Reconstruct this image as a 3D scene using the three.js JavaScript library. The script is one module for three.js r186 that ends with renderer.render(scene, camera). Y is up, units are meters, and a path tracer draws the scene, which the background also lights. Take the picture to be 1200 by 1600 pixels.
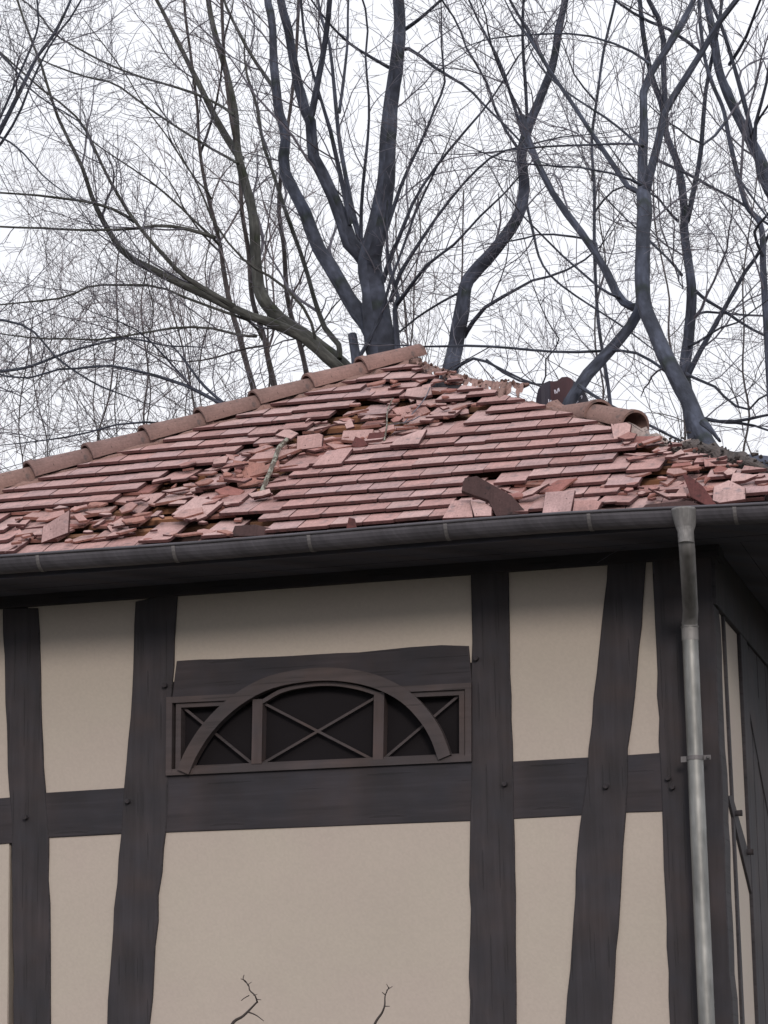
import * as THREE from 'three';
import { mergeGeometries } from 'three/addons/utils/BufferGeometryUtils.js';

// ---------------------------------------------------------------- camera, sky, sun, exposure
const scene = new THREE.Scene();
const camera = new THREE.PerspectiveCamera(20.18, 0.75, 0.1, 400);
const CAM = new THREE.Vector3(4.0391, 1.6, 15);
camera.position.copy(CAM);
camera.rotation.set(THREE.MathUtils.degToRad(13), THREE.MathUtils.degToRad(15), THREE.MathUtils.degToRad(-1.05), 'YXZ');
camera.updateMatrixWorld();

let seed = 20240;
function rnd() { seed = (seed + 0x6D2B79F5) | 0; let t = Math.imul(seed ^ (seed >>> 15), 1 | seed); t = (t + Math.imul(t ^ (t >>> 7), 61 | t)) ^ t; return ((t ^ (t >>> 14)) >>> 0) / 4294967296; }
const rr = (a, b) => a + (b - a) * rnd();
const pick = a => a[Math.floor(rnd() * a.length)];
function hash(x, y) { let h = Math.imul(x, 374761393) + Math.imul(y, 668265263); h = Math.imul(h ^ (h >>> 13), 1274126177); return ((h ^ (h >>> 16)) >>> 0) / 4294967296; }
function vnoise(x, y, px, py) {            // periodic value noise
  const xi = Math.floor(x), yi = Math.floor(y), fx = x - xi, fy = y - yi;
  const sx = fx * fx * (3 - 2 * fx), sy = fy * fy * (3 - 2 * fy);
  const m = (v, p) => ((v % p) + p) % p;
  const a = hash(m(xi, px), m(yi, py)), b = hash(m(xi + 1, px), m(yi, py)), c = hash(m(xi, px), m(yi + 1, py)), d = hash(m(xi + 1, px), m(yi + 1, py));
  return (a + (b - a) * sx) * (1 - sy) + (c + (d - c) * sx) * sy;
}
function fbm(u, v, fx, fy, oct = 4) { let s = 0, a = 0.5, n = 0; for (let o = 0; o < oct; o++) { s += a * vnoise(u * fx + 17 * o, v * fy + 31 * o, fx, fy); n += a; a *= 0.5; fx *= 2; fy *= 2; } return s / n; }

{ // overcast sky: an even bright cloud layer, a little brighter overhead
  const w = 256, h = 128, d = new Float32Array(w * h * 4);
  for (let j = 0; j < h; j++) for (let i = 0; i < w; i++) {
    const el = ((j + 0.5) / h - 0.5) * Math.PI, up = Math.max(0, Math.sin(el));
    const L = (1.0 + 0.10 * up) * (0.97 + 0.07 * fbm(i / w, j / h, 6, 4, 4)), k = (j * w + i) * 4;
    d[k] = L * 0.96; d[k + 1] = L * 0.975; d[k + 2] = L * 1.03; d[k + 3] = 1;
  }
  const t = new THREE.DataTexture(d, w, h, THREE.RGBAFormat, THREE.FloatType);
  t.mapping = THREE.EquirectangularReflectionMapping; t.magFilter = THREE.LinearFilter; t.minFilter = THREE.LinearFilter; t.needsUpdate = true;
  scene.background = t; scene.environment = t;
}
const sun = new THREE.DirectionalLight(0xfff4e8, 1.4);
sun.position.set(8.4, 11.5, 22); sun.target.position.set(0, 4, 0);   // low winter sun behind thin cloud, in front of the building
sun.castShadow = true; sun.shadow.radius = 22; sun.shadow.mapSize.set(2048, 2048);
Object.assign(sun.shadow.camera, { left: -14, right: 14, top: 14, bottom: -14, near: 1, far: 60 });
scene.add(sun, sun.target);
const EXPOSURE = 1.0;

// ---------------------------------------------------------------- helpers
const V3 = (x, y, z) => new THREE.Vector3(x, y, z);
const R = Math.PI / 180;
// survey of the photograph: a sight line through a picture point, met with a real plane of the place
const SQ = camera.quaternion.clone();
function ray(px, py) { return V3((px - 600) / 4500, -(py - 800) / 4500, -1).applyQuaternion(SQ).normalize(); }
function onZ(px, py, z) { const r = ray(px, py); return r.multiplyScalar((z - CAM.z) / r.z).add(CAM); }
function onPlane(px, py, p0, n) { const r = ray(px, py); return r.multiplyScalar(p0.clone().sub(CAM).dot(n) / r.dot(n)).add(CAM); }
const SQI = SQ.clone().invert();
function toPx(p) { const c = p.clone().sub(CAM).applyQuaternion(SQI); return [600 + 4500 * c.x / -c.z, 800 - 4500 * c.y / -c.z]; }
const W = (px, py) => { const p = onZ(px, py, 0); return [p.x, p.y]; };

const used = {};
function numbered(name) { const n = used[name] = (used[name] ?? -1) + 1; return n ? `${name}_${String(n).padStart(3, '0')}` : name; }
function sh(o) { o.castShadow = o.receiveShadow = true; return o; }
function mesh(name, geo, mat, parent) { const m = sh(new THREE.Mesh(geo, mat)); m.name = parent ? name : numbered(name); (parent || scene).add(m); return m; }
function tag(o, label, category, group, kind) { o.userData.label = label; if (category) o.userData.category = category; if (group) o.userData.group = group; if (kind) o.userData.kind = kind; return o; }
function thing(name, label, category, group, pos) { const g = new THREE.Group(); g.name = numbered(name); if (pos) g.position.copy(pos); scene.add(g); return tag(g, label, category, group); }

function tex(size, fn, srgb, rep = 1) {
  const d = new Uint8Array(size * size * 4);
  for (let j = 0; j < size; j++) for (let i = 0; i < size; i++) {
    const c = fn(i / size, j / size), k = (j * size + i) * 4;
    const q = Array.isArray(c) ? c : [c, c, c];
    for (let a = 0; a < 3; a++) d[k + a] = Math.max(0, Math.min(255, q[a] * 255));
    d[k + 3] = 255;
  }
  const t = new THREE.DataTexture(d, size, size);
  t.wrapS = t.wrapT = THREE.RepeatWrapping; t.magFilter = THREE.LinearFilter; t.minFilter = THREE.LinearMipmapLinearFilter; t.generateMipmaps = true;
  if (srgb) t.colorSpace = THREE.SRGBColorSpace;
  t.repeat.set(rep, rep); t.needsUpdate = true; return t;
}
const turned = t => { const c = t.clone(); c.rotation = Math.PI / 2; c.needsUpdate = true; return c; };
const lin = (r, g, b) => new THREE.Color().setRGB(r, g, b);
const std = (c, o = {}) => new THREE.MeshStandardMaterial({ color: c, roughness: 0.9, metalness: 0, ...o });

// geometry collector
class MB {
  constructor() { this.p = []; this.n = []; this.u = []; this.i = []; }
  quadFlat(a, b, c, d, uv) { // a b c d counter-clockwise
    const N = b.clone().sub(a).cross(d.clone().sub(a)).normalize(), k = this.p.length / 3;
    for (const q of [a, b, c, d]) { this.p.push(q.x, q.y, q.z); this.n.push(N.x, N.y, N.z); }
    if (uv) this.u.push(...uv); else for (const q of [a, b, c, d]) this.u.push(q.x + q.z, q.y);
    this.i.push(k, k + 1, k + 2, k, k + 2, k + 3);
  }
  box(x0, x1, y0, y1, z0, z1) {
    const v = (a, b, c) => V3(a ? x1 : x0, b ? y1 : y0, c ? z1 : z0);
    this.quadFlat(v(0, 0, 1), v(1, 0, 1), v(1, 1, 1), v(0, 1, 1)); this.quadFlat(v(1, 0, 0), v(0, 0, 0), v(0, 1, 0), v(1, 1, 0));
    this.quadFlat(v(0, 0, 0), v(0, 0, 1), v(0, 1, 1), v(0, 1, 0)); this.quadFlat(v(1, 0, 1), v(1, 0, 0), v(1, 1, 0), v(1, 1, 1));
    this.quadFlat(v(0, 1, 1), v(1, 1, 1), v(1, 1, 0), v(0, 1, 0)); this.quadFlat(v(0, 0, 0), v(1, 0, 0), v(1, 0, 1), v(0, 0, 1));
    return this;
  }
  tube(pts, rad, sides, cap = true, lump = 0) {
    const n = pts.length, base = this.p.length / 3;
    let t = pts[1].clone().sub(pts[0]).normalize();
    let a = Math.abs(t.y) < 0.9 ? V3(0, 1, 0) : V3(1, 0, 0);
    let u = a.cross(t).normalize(), len = 0;
    for (let k = 0; k < n; k++) {
      const tk = (k === 0 ? pts[1].clone().sub(pts[0]) : k === n - 1 ? pts[n - 1].clone().sub(pts[n - 2]) : pts[k + 1].clone().sub(pts[k - 1])).normalize();
      u.addScaledVector(tk, -u.dot(tk)).normalize();
      const w = tk.clone().cross(u); if (k) len += pts[k].distanceTo(pts[k - 1]);
      for (let s = 0; s <= sides; s++) {
        const an = s / sides * Math.PI * 2, c = Math.cos(an), q = Math.sin(an);
        const r = rad[k] * (lump ? 1 + lump * (vnoise(len * 7 + 3, (s % sides) * 1.7 + base * 0.01, 4096, 4096) - 0.5) : 1);
        const nx = u.x * c + w.x * q, ny = u.y * c + w.y * q, nz = u.z * c + w.z * q;
        this.p.push(pts[k].x + nx * r, pts[k].y + ny * r, pts[k].z + nz * r); this.n.push(nx, ny, nz); this.u.push(s / sides * 0.3, len);
      }
    }
    for (let k = 0; k < n - 1; k++) for (let s = 0; s < sides; s++) {
      const A = base + k * (sides + 1) + s, B = A + sides + 1;
      this.i.push(A, A + 1, B, A + 1, B + 1, B);
    }
    if (cap) for (const e of [0, n - 1]) {
      const c = this.p.length / 3, tk = e ? pts[n - 1].clone().sub(pts[n - 2]).normalize() : pts[0].clone().sub(pts[1]).normalize(), o = base + e * (sides + 1);
      this.p.push(pts[e].x, pts[e].y, pts[e].z); this.n.push(tk.x, tk.y, tk.z); this.u.push(0, 0);
      for (let s = 0; s < sides; s++) e ? this.i.push(c, o + s, o + s + 1) : this.i.push(c, o + s + 1, o + s);
    }
    return this;
  }
  geo() {
    const g = new THREE.BufferGeometry();
    g.setAttribute('position', new THREE.Float32BufferAttribute(this.p, 3)); g.setAttribute('normal', new THREE.Float32BufferAttribute(this.n, 3));
    g.setAttribute('uv', new THREE.Float32BufferAttribute(this.u, 2)); g.setIndex(this.i); return g;
  }
}
const boxGeo = (...a) => new MB().box(...a).geo();
// slab with a bevelled top edge from a convex outline in x, y
function prism(poly, t, bev = 0.002, uo = 0, vo = 0) {
  let area = 0; for (let k = 0; k < poly.length; k++) { const [x0, y0] = poly[k], [x1, y1] = poly[(k + 1) % poly.length]; area += x0 * y1 - x1 * y0; }
  if (area < 0) poly = poly.slice().reverse();
  const n = poly.length; let cx = 0, cy = 0; for (const [x, y] of poly) { cx += x / n; cy += y / n; }
  const inset = poly.map(([x, y]) => { const dx = cx - x, dy = cy - y, l = Math.hypot(dx, dy) || 1; return [x + dx / l * bev * 1.4, y + dy / l * bev * 1.4]; });
  const P = [], U = [];
  const tri = (a, b, c) => { for (const q of [a, b, c]) { P.push(...q); U.push(q[0] + uo + q[2], q[1] + vo + q[2]); } };
  for (let k = 1; k < n - 1; k++) tri([...inset[0], t], [...inset[k], t], [...inset[k + 1], t]);
  const top = P.length / 3;
  for (let k = 1; k < n - 1; k++) tri([...poly[0], 0], [...poly[k + 1], 0], [...poly[k], 0]);
  for (let k = 0; k < n; k++) {
    const a = poly[k], b = poly[(k + 1) % n], c = inset[(k + 1) % n], d = inset[k];
    tri([...a, 0], [...b, 0], [...b, t - bev]); tri([...a, 0], [...b, t - bev], [...a, t - bev]);
    tri([...a, t - bev], [...b, t - bev], [...c, t]); tri([...a, t - bev], [...c, t], [...d, t]);
  }
  const g = new THREE.BufferGeometry(); g.addGroup(0, top, 0); g.addGroup(top, P.length / 3 - top, 1);
  g.setAttribute('position', new THREE.Float32BufferAttribute(P, 3)); g.setAttribute('uv', new THREE.Float32BufferAttribute(U, 2)); g.computeVertexNormals(); return g;
}
function clip(poly, f) { // keep f >= 0
  const out = [];
  for (let k = 0; k < poly.length; k++) {
    const a = poly[k], b = poly[(k + 1) % poly.length], fa = f(a), fb = f(b);
    if (fa >= 0) out.push(a);
    if ((fa >= 0) !== (fb >= 0)) { const s = fa / (fa - fb); out.push([a[0] + (b[0] - a[0]) * s, a[1] + (b[1] - a[1]) * s]); }
  }
  return out;
}
const inPoly = (x, y, P) => { let c = false; for (let i = 0, j = P.length - 1; i < P.length; j = i++) { const [xi, yi] = P[i], [xj, yj] = P[j]; if ((yi > y) !== (yj > y) && x < (xj - xi) * (y - yi) / (yj - yi) + xi) c = !c; } return c; };

// ---------------------------------------------------------------- materials
const clayMap = tex(512, (u, v) => {
  let c = 0.84 + 0.20 * (fbm(u, v, 4, 4, 5) - 0.5) + 0.14 * (fbm(u, v, 60, 60, 2) - 0.5) + 0.10 * (fbm(u, v, 70, 4, 3) - 0.5);
  const st = fbm(u, v, 9, 12, 3); let r = c, g = c, b = c;
  if (st > 0.66) { const k = Math.min(1, (st - 0.66) * 6); r -= 0.15 * k; g -= 0.11 * k; b -= 0.09 * k; }      // grey-brown stains with an outline
  const li = fbm(u + 0.31, v + 0.77, 30, 30, 2); if (li > 0.875) { r = g = b = 0.42; }                              // dark specks
  return [r, g, b];
}, true, 2);
const clayBump = tex(512, (u, v) => 0.5 + 0.6 * (fbm(u, v, 24, 24, 4) - 0.5) + 0.35 * (fbm(u, v, 40, 3, 3) - 0.5), false, 2);
const clay = (r, g, b) => std(lin(r, g, b), { map: clayMap, bumpMap: clayBump, bumpScale: 0.003, roughness: 0.92 });
const tileMats = [clay(0.63, 0.39, 0.37), clay(0.62, 0.40, 0.385), clay(0.68, 0.45, 0.43), clay(0.56, 0.325, 0.305), clay(0.63, 0.37, 0.345), clay(0.59, 0.39, 0.385)];
const shardMats = [clay(0.64, 0.41, 0.385), clay(0.59, 0.36, 0.335), clay(0.50, 0.25, 0.225), clay(0.40, 0.165, 0.145), clay(0.67, 0.45, 0.425), clay(0.48, 0.235, 0.195), clay(0.61, 0.385, 0.36), clay(0.57, 0.335, 0.31)];
const edgeOldShade = clay(0.13, 0.05, 0.05), edgeFresh = clay(0.34, 0.15, 0.125);          // cut edges: old ones dirty, with tail-gap shadow painted into the colour; broken ones raw red
const old = m => [m, edgeOldShade], fresh = m => [m, edgeFresh];
const hipMats = [clay(0.30, 0.185, 0.165), clay(0.32, 0.195, 0.17), clay(0.285, 0.175, 0.16)];
const hipRed = clay(0.36, 0.215, 0.19);
const hipInside = clay(0.085, 0.045, 0.045), hipInsideRed = clay(0.16, 0.052, 0.05);
const mortar = std(lin(0.36, 0.215, 0.185), { map: clayMap, bumpMap: clayBump, bumpScale: 0.012 });
const mortarPale = std(lin(0.50, 0.40, 0.37), { map: clayMap, bumpMap: clayBump, bumpScale: 0.012 });

const woodFn = (u, v) => { const g = fbm(u, v, 44, 3, 4), k = fbm(u, v, 4, 4, 4), cr = fbm(u, v, 60, 2, 2); let c = 0.80 + 0.20 * (g - 0.5) + 0.26 * (k - 0.5); if (cr > 0.79) c *= 0.84; return c; };
const woodMap = tex(512, (u, v) => { const c = woodFn(u, v), s = fbm(u + 0.4, v, 6, 6, 4); return [c * (1 + 0.12 * (s - 0.5)), c * 0.97, c * (0.98 - 0.10 * (s - 0.5))]; }, true, 1.1);
const woodBump = tex(512, (u, v) => woodFn(u, v) * 0.8, false, 1.1);
const timberV = std(lin(0.058, 0.052, 0.058), { map: woodMap, bumpMap: woodBump, bumpScale: 0.007, roughness: 0.85 });
const timberH = std(lin(0.053, 0.048, 0.056), { map: turned(woodMap), bumpMap: turned(woodBump), bumpScale: 0.007, roughness: 0.85 });
const frameMat = std(lin(0.092, 0.074, 0.074), { map: turned(woodMap), roughness: 0.75 });
const frameMatV = std(lin(0.092, 0.072, 0.072), { map: woodMap, roughness: 0.75 });
const soffitMat = std(lin(0.13, 0.13, 0.165), { map: turned(woodMap), bumpMap: turned(woodBump), bumpScale: 0.004 });
const battenMat = std(lin(0.42, 0.21, 0.115), { map: turned(woodMap), bumpMap: turned(woodBump), bumpScale: 0.003 });
const deckMat = std(lin(0.10, 0.055, 0.048), { map: turned(woodMap), bumpMap: turned(woodBump), bumpScale: 0.004 });
const darkRoom = std(lin(0.20, 0.18, 0.18));

const plasterMap = tex(512, (u, v) => { const c = 0.925 + 0.035 * (fbm(u, v, 3, 3, 4) - 0.5) + 0.035 * (fbm(u, v, 120, 120, 2) - 0.5); return [c, c * (1 + 0.02 * (fbm(u, v + 0.3, 4, 4, 3) - 0.5)), c]; }, true, 0.7);
const plasterBump = tex(512, (u, v) => 0.5 + 0.5 * (fbm(u, v, 120, 120, 2) - 0.5) + 0.35 * (fbm(u, v, 5, 5, 3) - 0.5), false, 0.7);
const plaster = std(lin(0.525, 0.455, 0.40), { map: plasterMap, bumpMap: plasterBump, bumpScale: 0.0009, roughness: 0.95 });

const barkFn = (u, v) => 0.5 + 0.7 * (fbm(u, v, 18, 8, 4) - 0.5) + 0.35 * (fbm(u, v, 5, 5, 3) - 0.5);
const barkBump = tex(256, barkFn, false, 1.5);
const barkMap = tex(256, (u, v) => { const b = barkFn(u, v), m = fbm(u + 0.5, v + 0.2, 6, 5, 4); let r = 0.38 + 0.92 * b, g = r, bl = r; if (m > 0.6) { const k = Math.min(1, (m - 0.6) * 7); r *= 1 - 0.06 * k; bl *= 1 - 0.14 * k; } return [r * 0.9, g * 0.9, bl * 0.9]; }, true, 1.5);
const bark = (r, g, b) => std(lin(r, g, b), { map: barkMap, bumpMap: barkBump, bumpScale: 0.02, roughness: 0.95 });
const barkDark = bark(0.090, 0.103, 0.148), barkBrown = bark(0.125, 0.108, 0.112), barkMoss = bark(0.11, 0.112, 0.105), twigMat = std(lin(0.13, 0.125, 0.155)), twigBrown = std(lin(0.20, 0.17, 0.185)), shrubMat = std(lin(0.045, 0.036, 0.034));
const backingMat = new THREE.MeshPhysicalMaterial({ color: lin(0.016, 0.014, 0.016), roughness: 0.7, specularIntensity: 0.08 });
const lichenMap = tex(256, (u, v) => { const s = fbm(u, v, 8, 10, 4); return s > 0.47 ? [0.70, 0.70, 0.66] : [0.45, 0.41, 0.38]; }, true, 4);
const lichenBark = std(lin(0.62, 0.62, 0.60), { map: lichenMap, bumpMap: barkBump, bumpScale: 0.006 });

const zincMap = tex(256, (u, v) => { const c = 0.78 + 0.3 * (fbm(u, v, 6, 6, 4) - 0.5) + 0.16 * (fbm(u, v, 50, 8, 3) - 0.5); return [c, c, c]; }, true, 1.3);
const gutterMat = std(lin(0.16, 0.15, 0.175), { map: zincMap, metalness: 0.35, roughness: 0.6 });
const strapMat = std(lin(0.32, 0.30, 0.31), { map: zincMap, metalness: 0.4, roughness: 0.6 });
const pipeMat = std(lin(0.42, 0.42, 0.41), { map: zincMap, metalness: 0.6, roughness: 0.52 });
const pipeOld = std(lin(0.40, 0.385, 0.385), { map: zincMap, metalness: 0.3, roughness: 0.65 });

// ---------------------------------------------------------------- ground
{
  const gm = tex(512, (u, v) => { const a = fbm(u, v, 40, 40, 4), b = fbm(u, v, 5, 5, 4); return a > 0.5 ? [0.40 + b * 0.2, 0.36 + b * 0.18, 0.32 + b * 0.15] : [0.31 + b * 0.1, 0.33 + b * 0.12, 0.29]; }, true, 1);
  const g = new THREE.PlaneGeometry(400, 400, 1, 1); g.rotateX(-Math.PI / 2);
  const uv = g.attributes.uv; for (let k = 0; k < uv.count; k++) uv.setXY(k, uv.getX(k) * 200, uv.getY(k) * 200);
  tag(mesh('ground', g, std(lin(0.26, 0.27, 0.28), { map: gm })), 'leaf littered woodland ground around the building', null, null, 'structure');
}

// ================================================================ THE PAVILION
const pav = thing('half_timbered_pavilion', 'half-timbered pavilion with cream plaster panels and storm-damaged red tiled roof', 'building', null, V3(0, 0, 0));
const XL = -2.75, XR = 1.83, ZB = -3.4, YT = 4.80;       // wall box
const EAVE = { y: 4.90, z: 0.75, xl: -3.5, xr: 2.62 }, APEX = V3(-0.246, 6.5, -1.70);
const slopeLen = Math.hypot(APEX.y - EAVE.y, EAVE.z - APEX.z);
const PITCH = Math.atan2(APEX.y - EAVE.y, EAVE.z - APEX.z);
const RX = V3(1, 0, 0), RV = V3(0, Math.sin(PITCH), -Math.cos(PITCH)), RN = V3(0, Math.cos(PITCH), Math.sin(PITCH));
const RO = V3(0, EAVE.y, EAVE.z);
const roofQ = new THREE.Quaternion().setFromRotationMatrix(new THREE.Matrix4().makeBasis(RX, RV, RN));
const roofP = (u, v, n = 0) => RO.clone().addScaledVector(RX, u).addScaledVector(RV, v).addScaledVector(RN, n);
function roofUV(px, py, n = 0) { const p = onPlane(px, py, RO.clone().addScaledVector(RN, n), RN).sub(RO); return [p.x, p.dot(RV)]; }
const hipL = v => EAVE.xl + (APEX.x - EAVE.xl) * v / slopeLen, hipR = v => EAVE.xr + (APEX.x - EAVE.xr) * v / slopeLen;

// ---- walls: inner shell with the window opening, then timbers, panels
const shell = (() => {
  const b = new MB(), z0 = -0.20, z1 = -0.13;
  b.box(XL + .02, -1.27, 0, YT, z0, z1); b.box(0.5, XR - .02, 0, YT, z0, z1); b.box(-1.27, 0.5, 0, 3.74, z0, z1); b.box(-1.27, 0.5, 4.26, YT, z0, z1);
  return b.geo();
})();
const frontWall = mesh('front_wall', shell, darkRoom, pav);
function wobbly(edgeL, edgeR, step = 0.12, amp = 0.006, s = 0) { // outline between two polylines (bottom to top), hewn by hand
  const walk = (e, k) => { const o = []; for (let i = 0; i < e.length - 1; i++) { const [ax, ay] = e[i], [bx, by] = e[i + 1], L = Math.hypot(bx - ax, by - ay), n = Math.max(1, Math.round(L / step)), nx = -(by - ay) / L, ny = (bx - ax) / L; for (let j = 0; j < n; j++) { const t = j / n, w = (i + j) ? (fbm(0.123 * k + s, (i * 37 + j) * 0.071, 16, 16, 3) - 0.5) * 2 * amp * 2 : 0; o.push([ax + (bx - ax) * t + nx * w, ay + (by - ay) * t + ny * w]); } } o.push(e[e.length - 1]); return o; };
  return [...walk(edgeL, 1), ...walk(edgeR, 2).reverse()];
}
function timber(name, edgeL, edgeR, zf, depth, mat, parent = frontWall, amp = 0.006) {
  const o = wobbly(edgeL, edgeR, 0.13, amp, rnd());
  const shp = new THREE.Shape(o.map(([x, y]) => new THREE.Vector2(x, y)));
  const g = new THREE.ExtrudeGeometry(shp, { depth: depth - 0.012, bevelEnabled: true, bevelSize: 0.006, bevelThickness: 0.006, bevelOffset: -0.006, bevelSegments: 2, steps: 1 });
  g.translate(0, 0, zf - depth + 0.006);
  return mesh(name, g, mat, parent);
}
const P = pts => pts.map(([x, y]) => W(x, y));
const ext = e => { const [a, b] = e[0][1] < e[e.length - 1][1] ? [e[0], e[1]] : [e[e.length - 1], e[e.length - 2]]; return a; };
function postDown(pts) { // picture points bottom to top, continued to the sole plate
  const q = P(pts), [x0, y0] = q[0], [x1, y1] = q[1], k = (x1 - x0) / (y1 - y0);
  return [[x0 + k * (0.62 - y0), 0.62], ...q];
}
const front = 0.0;
timber('post', postDown([[20, 1600], [17, 1300], [8, 1100], [3, 950]]), postDown([[79, 1600], [74, 1300], [66, 1200], [58, 950]]), front, 0.12, timberV);
timber('post', postDown([[165, 1600], [178, 1420], [188, 1300], [203, 1120], [211, 940]]), postDown([[235, 1600], [248, 1400], [259, 1290], [268, 1080], [277, 925]]), front + 0.001, 0.12, timberV);
timber('post', postDown([[733, 1600], [734, 1420], [736, 1200], [738, 1000], [735, 885]]), postDown([[807, 1600], [806, 1400], [802, 1200], [797, 1050], [794, 880]]), front + 0.002, 0.12, timberV);
timber('brace', postDown([[885, 1600], [893, 1470], [906, 1290], [921, 1170], [937, 1010], [950, 872]]), postDown([[956, 1600], [965, 1450], [979, 1280], [982, 1170], [996, 1050], [1010, 868]]), front + 0.004, 0.12, timberV);
{ const L = postDown([[1047, 1600], [1040, 1400], [1033, 1230], [1027, 1050], [1019, 866]]); timber('corner_post', L, [[XR, 0.62], [XR, 3], [XR, YT + .04]], front + 0.003, 0.20, timberV); }
timber('corner_post', [[XL, 0.62], [XL, YT + .04]], [[XL + 0.3, 0.62], [XL + 0.3, YT + .04]], front, 0.2, timberV);
// rails
const rail = (pts, z = -0.003) => { const q = P(pts); return timber('rail', [q[0], q[1]], [q[3], q[2]], front + z, 0.11, timberH, frontWall, 0.004); };
rail([[66, 1310], [66, 1239], [197, 1231], [191, 1303]]); rail([[258, 1301], [258, 1209], [740, 1184], [740, 1283]]);
{ const q = P([[268, 1090], [275, 1032], [420, 1026], [560, 1019], [640, 1011], [690, 1008], [732, 1009], [738, 1074], [612, 1080], [590, 1069], [535, 1059], [480, 1061], [440, 1067], [405, 1078], [375, 1087]]); timber('rail', [q[0], q[1], q[2], q[3], q[4], q[5], q[6]], [q[14], q[13], q[12], q[11], q[10], q[9], q[8], q[7]], front - 0.004, 0.11, timberH, frontWall, 0.0015); }
rail([[800, 1280], [800, 1190], [924, 1183], [912, 1274]]); rail([[975, 1270], [977, 1180], [1036, 1176], [1040, 1268]]);
{ const a = W(10, 1246), b = W(16, 1318); timber('rail', [[XL + .25, b[1] - .01], [XL + .25, a[1] - .01]], [[b[0] + .02, b[1]], [b[0] + .02, a[1]]], front - 0.003, 0.11, timberH); }
// wall plate and low rail, sole plate, plinth
timber('wall_plate', [[XL - .04, YT - .005], [XL - .04, YT + .15]], [[XR + .04, YT - .005], [XR + .04, YT + .15]], front + 0.012, 0.2, timberH);
timber('rail', [[XL + .1, 1.7], [XL + .1, 1.9]], [[XR - .1, 1.7], [XR - .1, 1.9]], front - 0.006, 0.1, timberH);
timber('sole_plate', [[XL, 0.42], [XL, 0.63]], [[XR, 0.42], [XR, 0.63]], front + 0.006, 0.2, timberH);
const stone = std(lin(0.27, 0.25, 0.23), { map: plasterMap, bumpMap: plasterBump, bumpScale: 0.02 });
mesh('plinth', boxGeo(XL - .03, XR + .03, 0, 0.42, ZB - .03, 0.03), stone, pav);
// plaster panels: separate fields, set a little back from the timbers
function panel(x0, x1, y0, y1, parent = frontWall, right) {
  const g = new THREE.PlaneGeometry(x1 - x0, y1 - y0, Math.max(2, Math.round((x1 - x0) / .06)), Math.max(2, Math.round((y1 - y0) / .06)));
  const p = g.attributes.position, uv = g.attributes.uv;
  for (let k = 0; k < p.count; k++) {
    const x = p.getX(k) + (x0 + x1) / 2, y = p.getY(k) + (y0 + y1) / 2;
    p.setXYZ(k, x, y, -0.012 + 0.008 * (fbm((x + 5) * 0.1, y * 0.1, 9, 9, 3) - 0.5)); uv.setXY(k, x, y);
  }
  g.computeVertexNormals();
  const back = new MB().box(x0, x1, y0, y1, -0.12, -0.03).geo();
  const f = mergeGeometries([g, back]);
  if (right) { f.rotateY(Math.PI / 2); f.translate(XR, 0, 0); }
  return mesh('plaster_panel', f, plaster, parent);
}
{
  const X = (px, py) => W(px, py)[0], Y = (px, py) => W(px, py)[1];
  panel(XL + .25, X(15, 1100), 0.6, YT + .02); // left of the first post
  panel(X(40, 1100), X(235, 1100), Y(130, 1270), YT + .02); panel(X(48, 1450), X(225, 1300), 0.6, Y(130, 1271));
  panel(X(240, 970), X(765, 970), Y(500, 1050), YT + .02); panel(X(205, 1400), X(770, 1400), 0.6, Y(500, 1250));
  panel(X(766, 1000), X(975, 900), Y(860, 1230), YT + .02); panel(X(771, 1400), X(940, 1300), 0.6, Y(860, 1231));
  panel(X(960, 1150), X(1032, 1000), Y(1005, 1225), YT + .02); panel(X(930, 1500), X(1060, 1300), 0.6, Y(1005, 1226));
}
// wooden pegs standing a little proud
for (const [x, y] of [[790, 1226], [201, 1253], [41, 1278], [259, 1072], [948, 1230], [1045, 1217], [745, 1030], [1052, 1231]]) {
  const q = W(x, y), g = new THREE.CylinderGeometry(0.013, 0.016, 0.05, 9); g.rotateX(Math.PI / 2); g.rotateZ(rnd() * 3); g.translate(q[0], q[1], 0.008);
  mesh('peg', g, timberV, frontWall);
}
// ---- right wall (x = XR), back and left walls
const rightWall = mesh('side_wall', boxGeo(XR - .2, XR - .13, 0, YT, ZB, -.1), darkRoom, pav);
function sideTimber(name, pts, proud = 0) { // points s (metres back from the corner), y
  const q = pts.map(([s, y]) => [s, y]);
  const shp = new THREE.Shape(q.map(([s, y]) => new THREE.Vector2(s, y)));
  const g = new THREE.ExtrudeGeometry(shp, { depth: 0.1, bevelEnabled: true, bevelSize: 0.006, bevelThickness: 0.006, bevelOffset: -0.006, bevelSegments: 2, curveSegments: 1 });
  g.translate(0, 0, -0.106 + proud); g.rotateY(Math.PI / 2); g.translate(XR, 0, 0);
  return mesh(name, g, timberV, rightWall);
}
panel(0.1, 0.5, 0.6, YT, rightWall, true); panel(0.5, 1.1, 0.6, YT, rightWall, true); for (let k = 0; k < 6; k++) sideTimber('board', [[1.13 + k * .172, .62], [1.297 + k * .172, .62], [1.297 + k * .172, YT - .2], [1.13 + k * .172, YT - .2]], -0.004 + (k % 2) * .002); panel(2.2, 3.35, 0.6, YT, rightWall, true);
sideTimber('post', [[0.21, 0.62], [0.30, 0.62], [0.265, 3], [0.215, YT], [0.17, YT], [0.19, 3]].map(([s, y]) => [s + 0.17, y]), 0.002);
sideTimber('post', [[0.93, 0.62], [1.16, 0.62], [1.15, 3], [1.17, YT], [0.92, YT]], 0.008);
sideTimber('post', [[2.1, 0.62], [2.32, 0.62], [2.32, YT], [2.1, YT]], 0.008);
sideTimber('post', [[3.15, 0.62], [3.4, 0.62], [3.4, YT], [3.15, YT]], 0.008);
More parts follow.
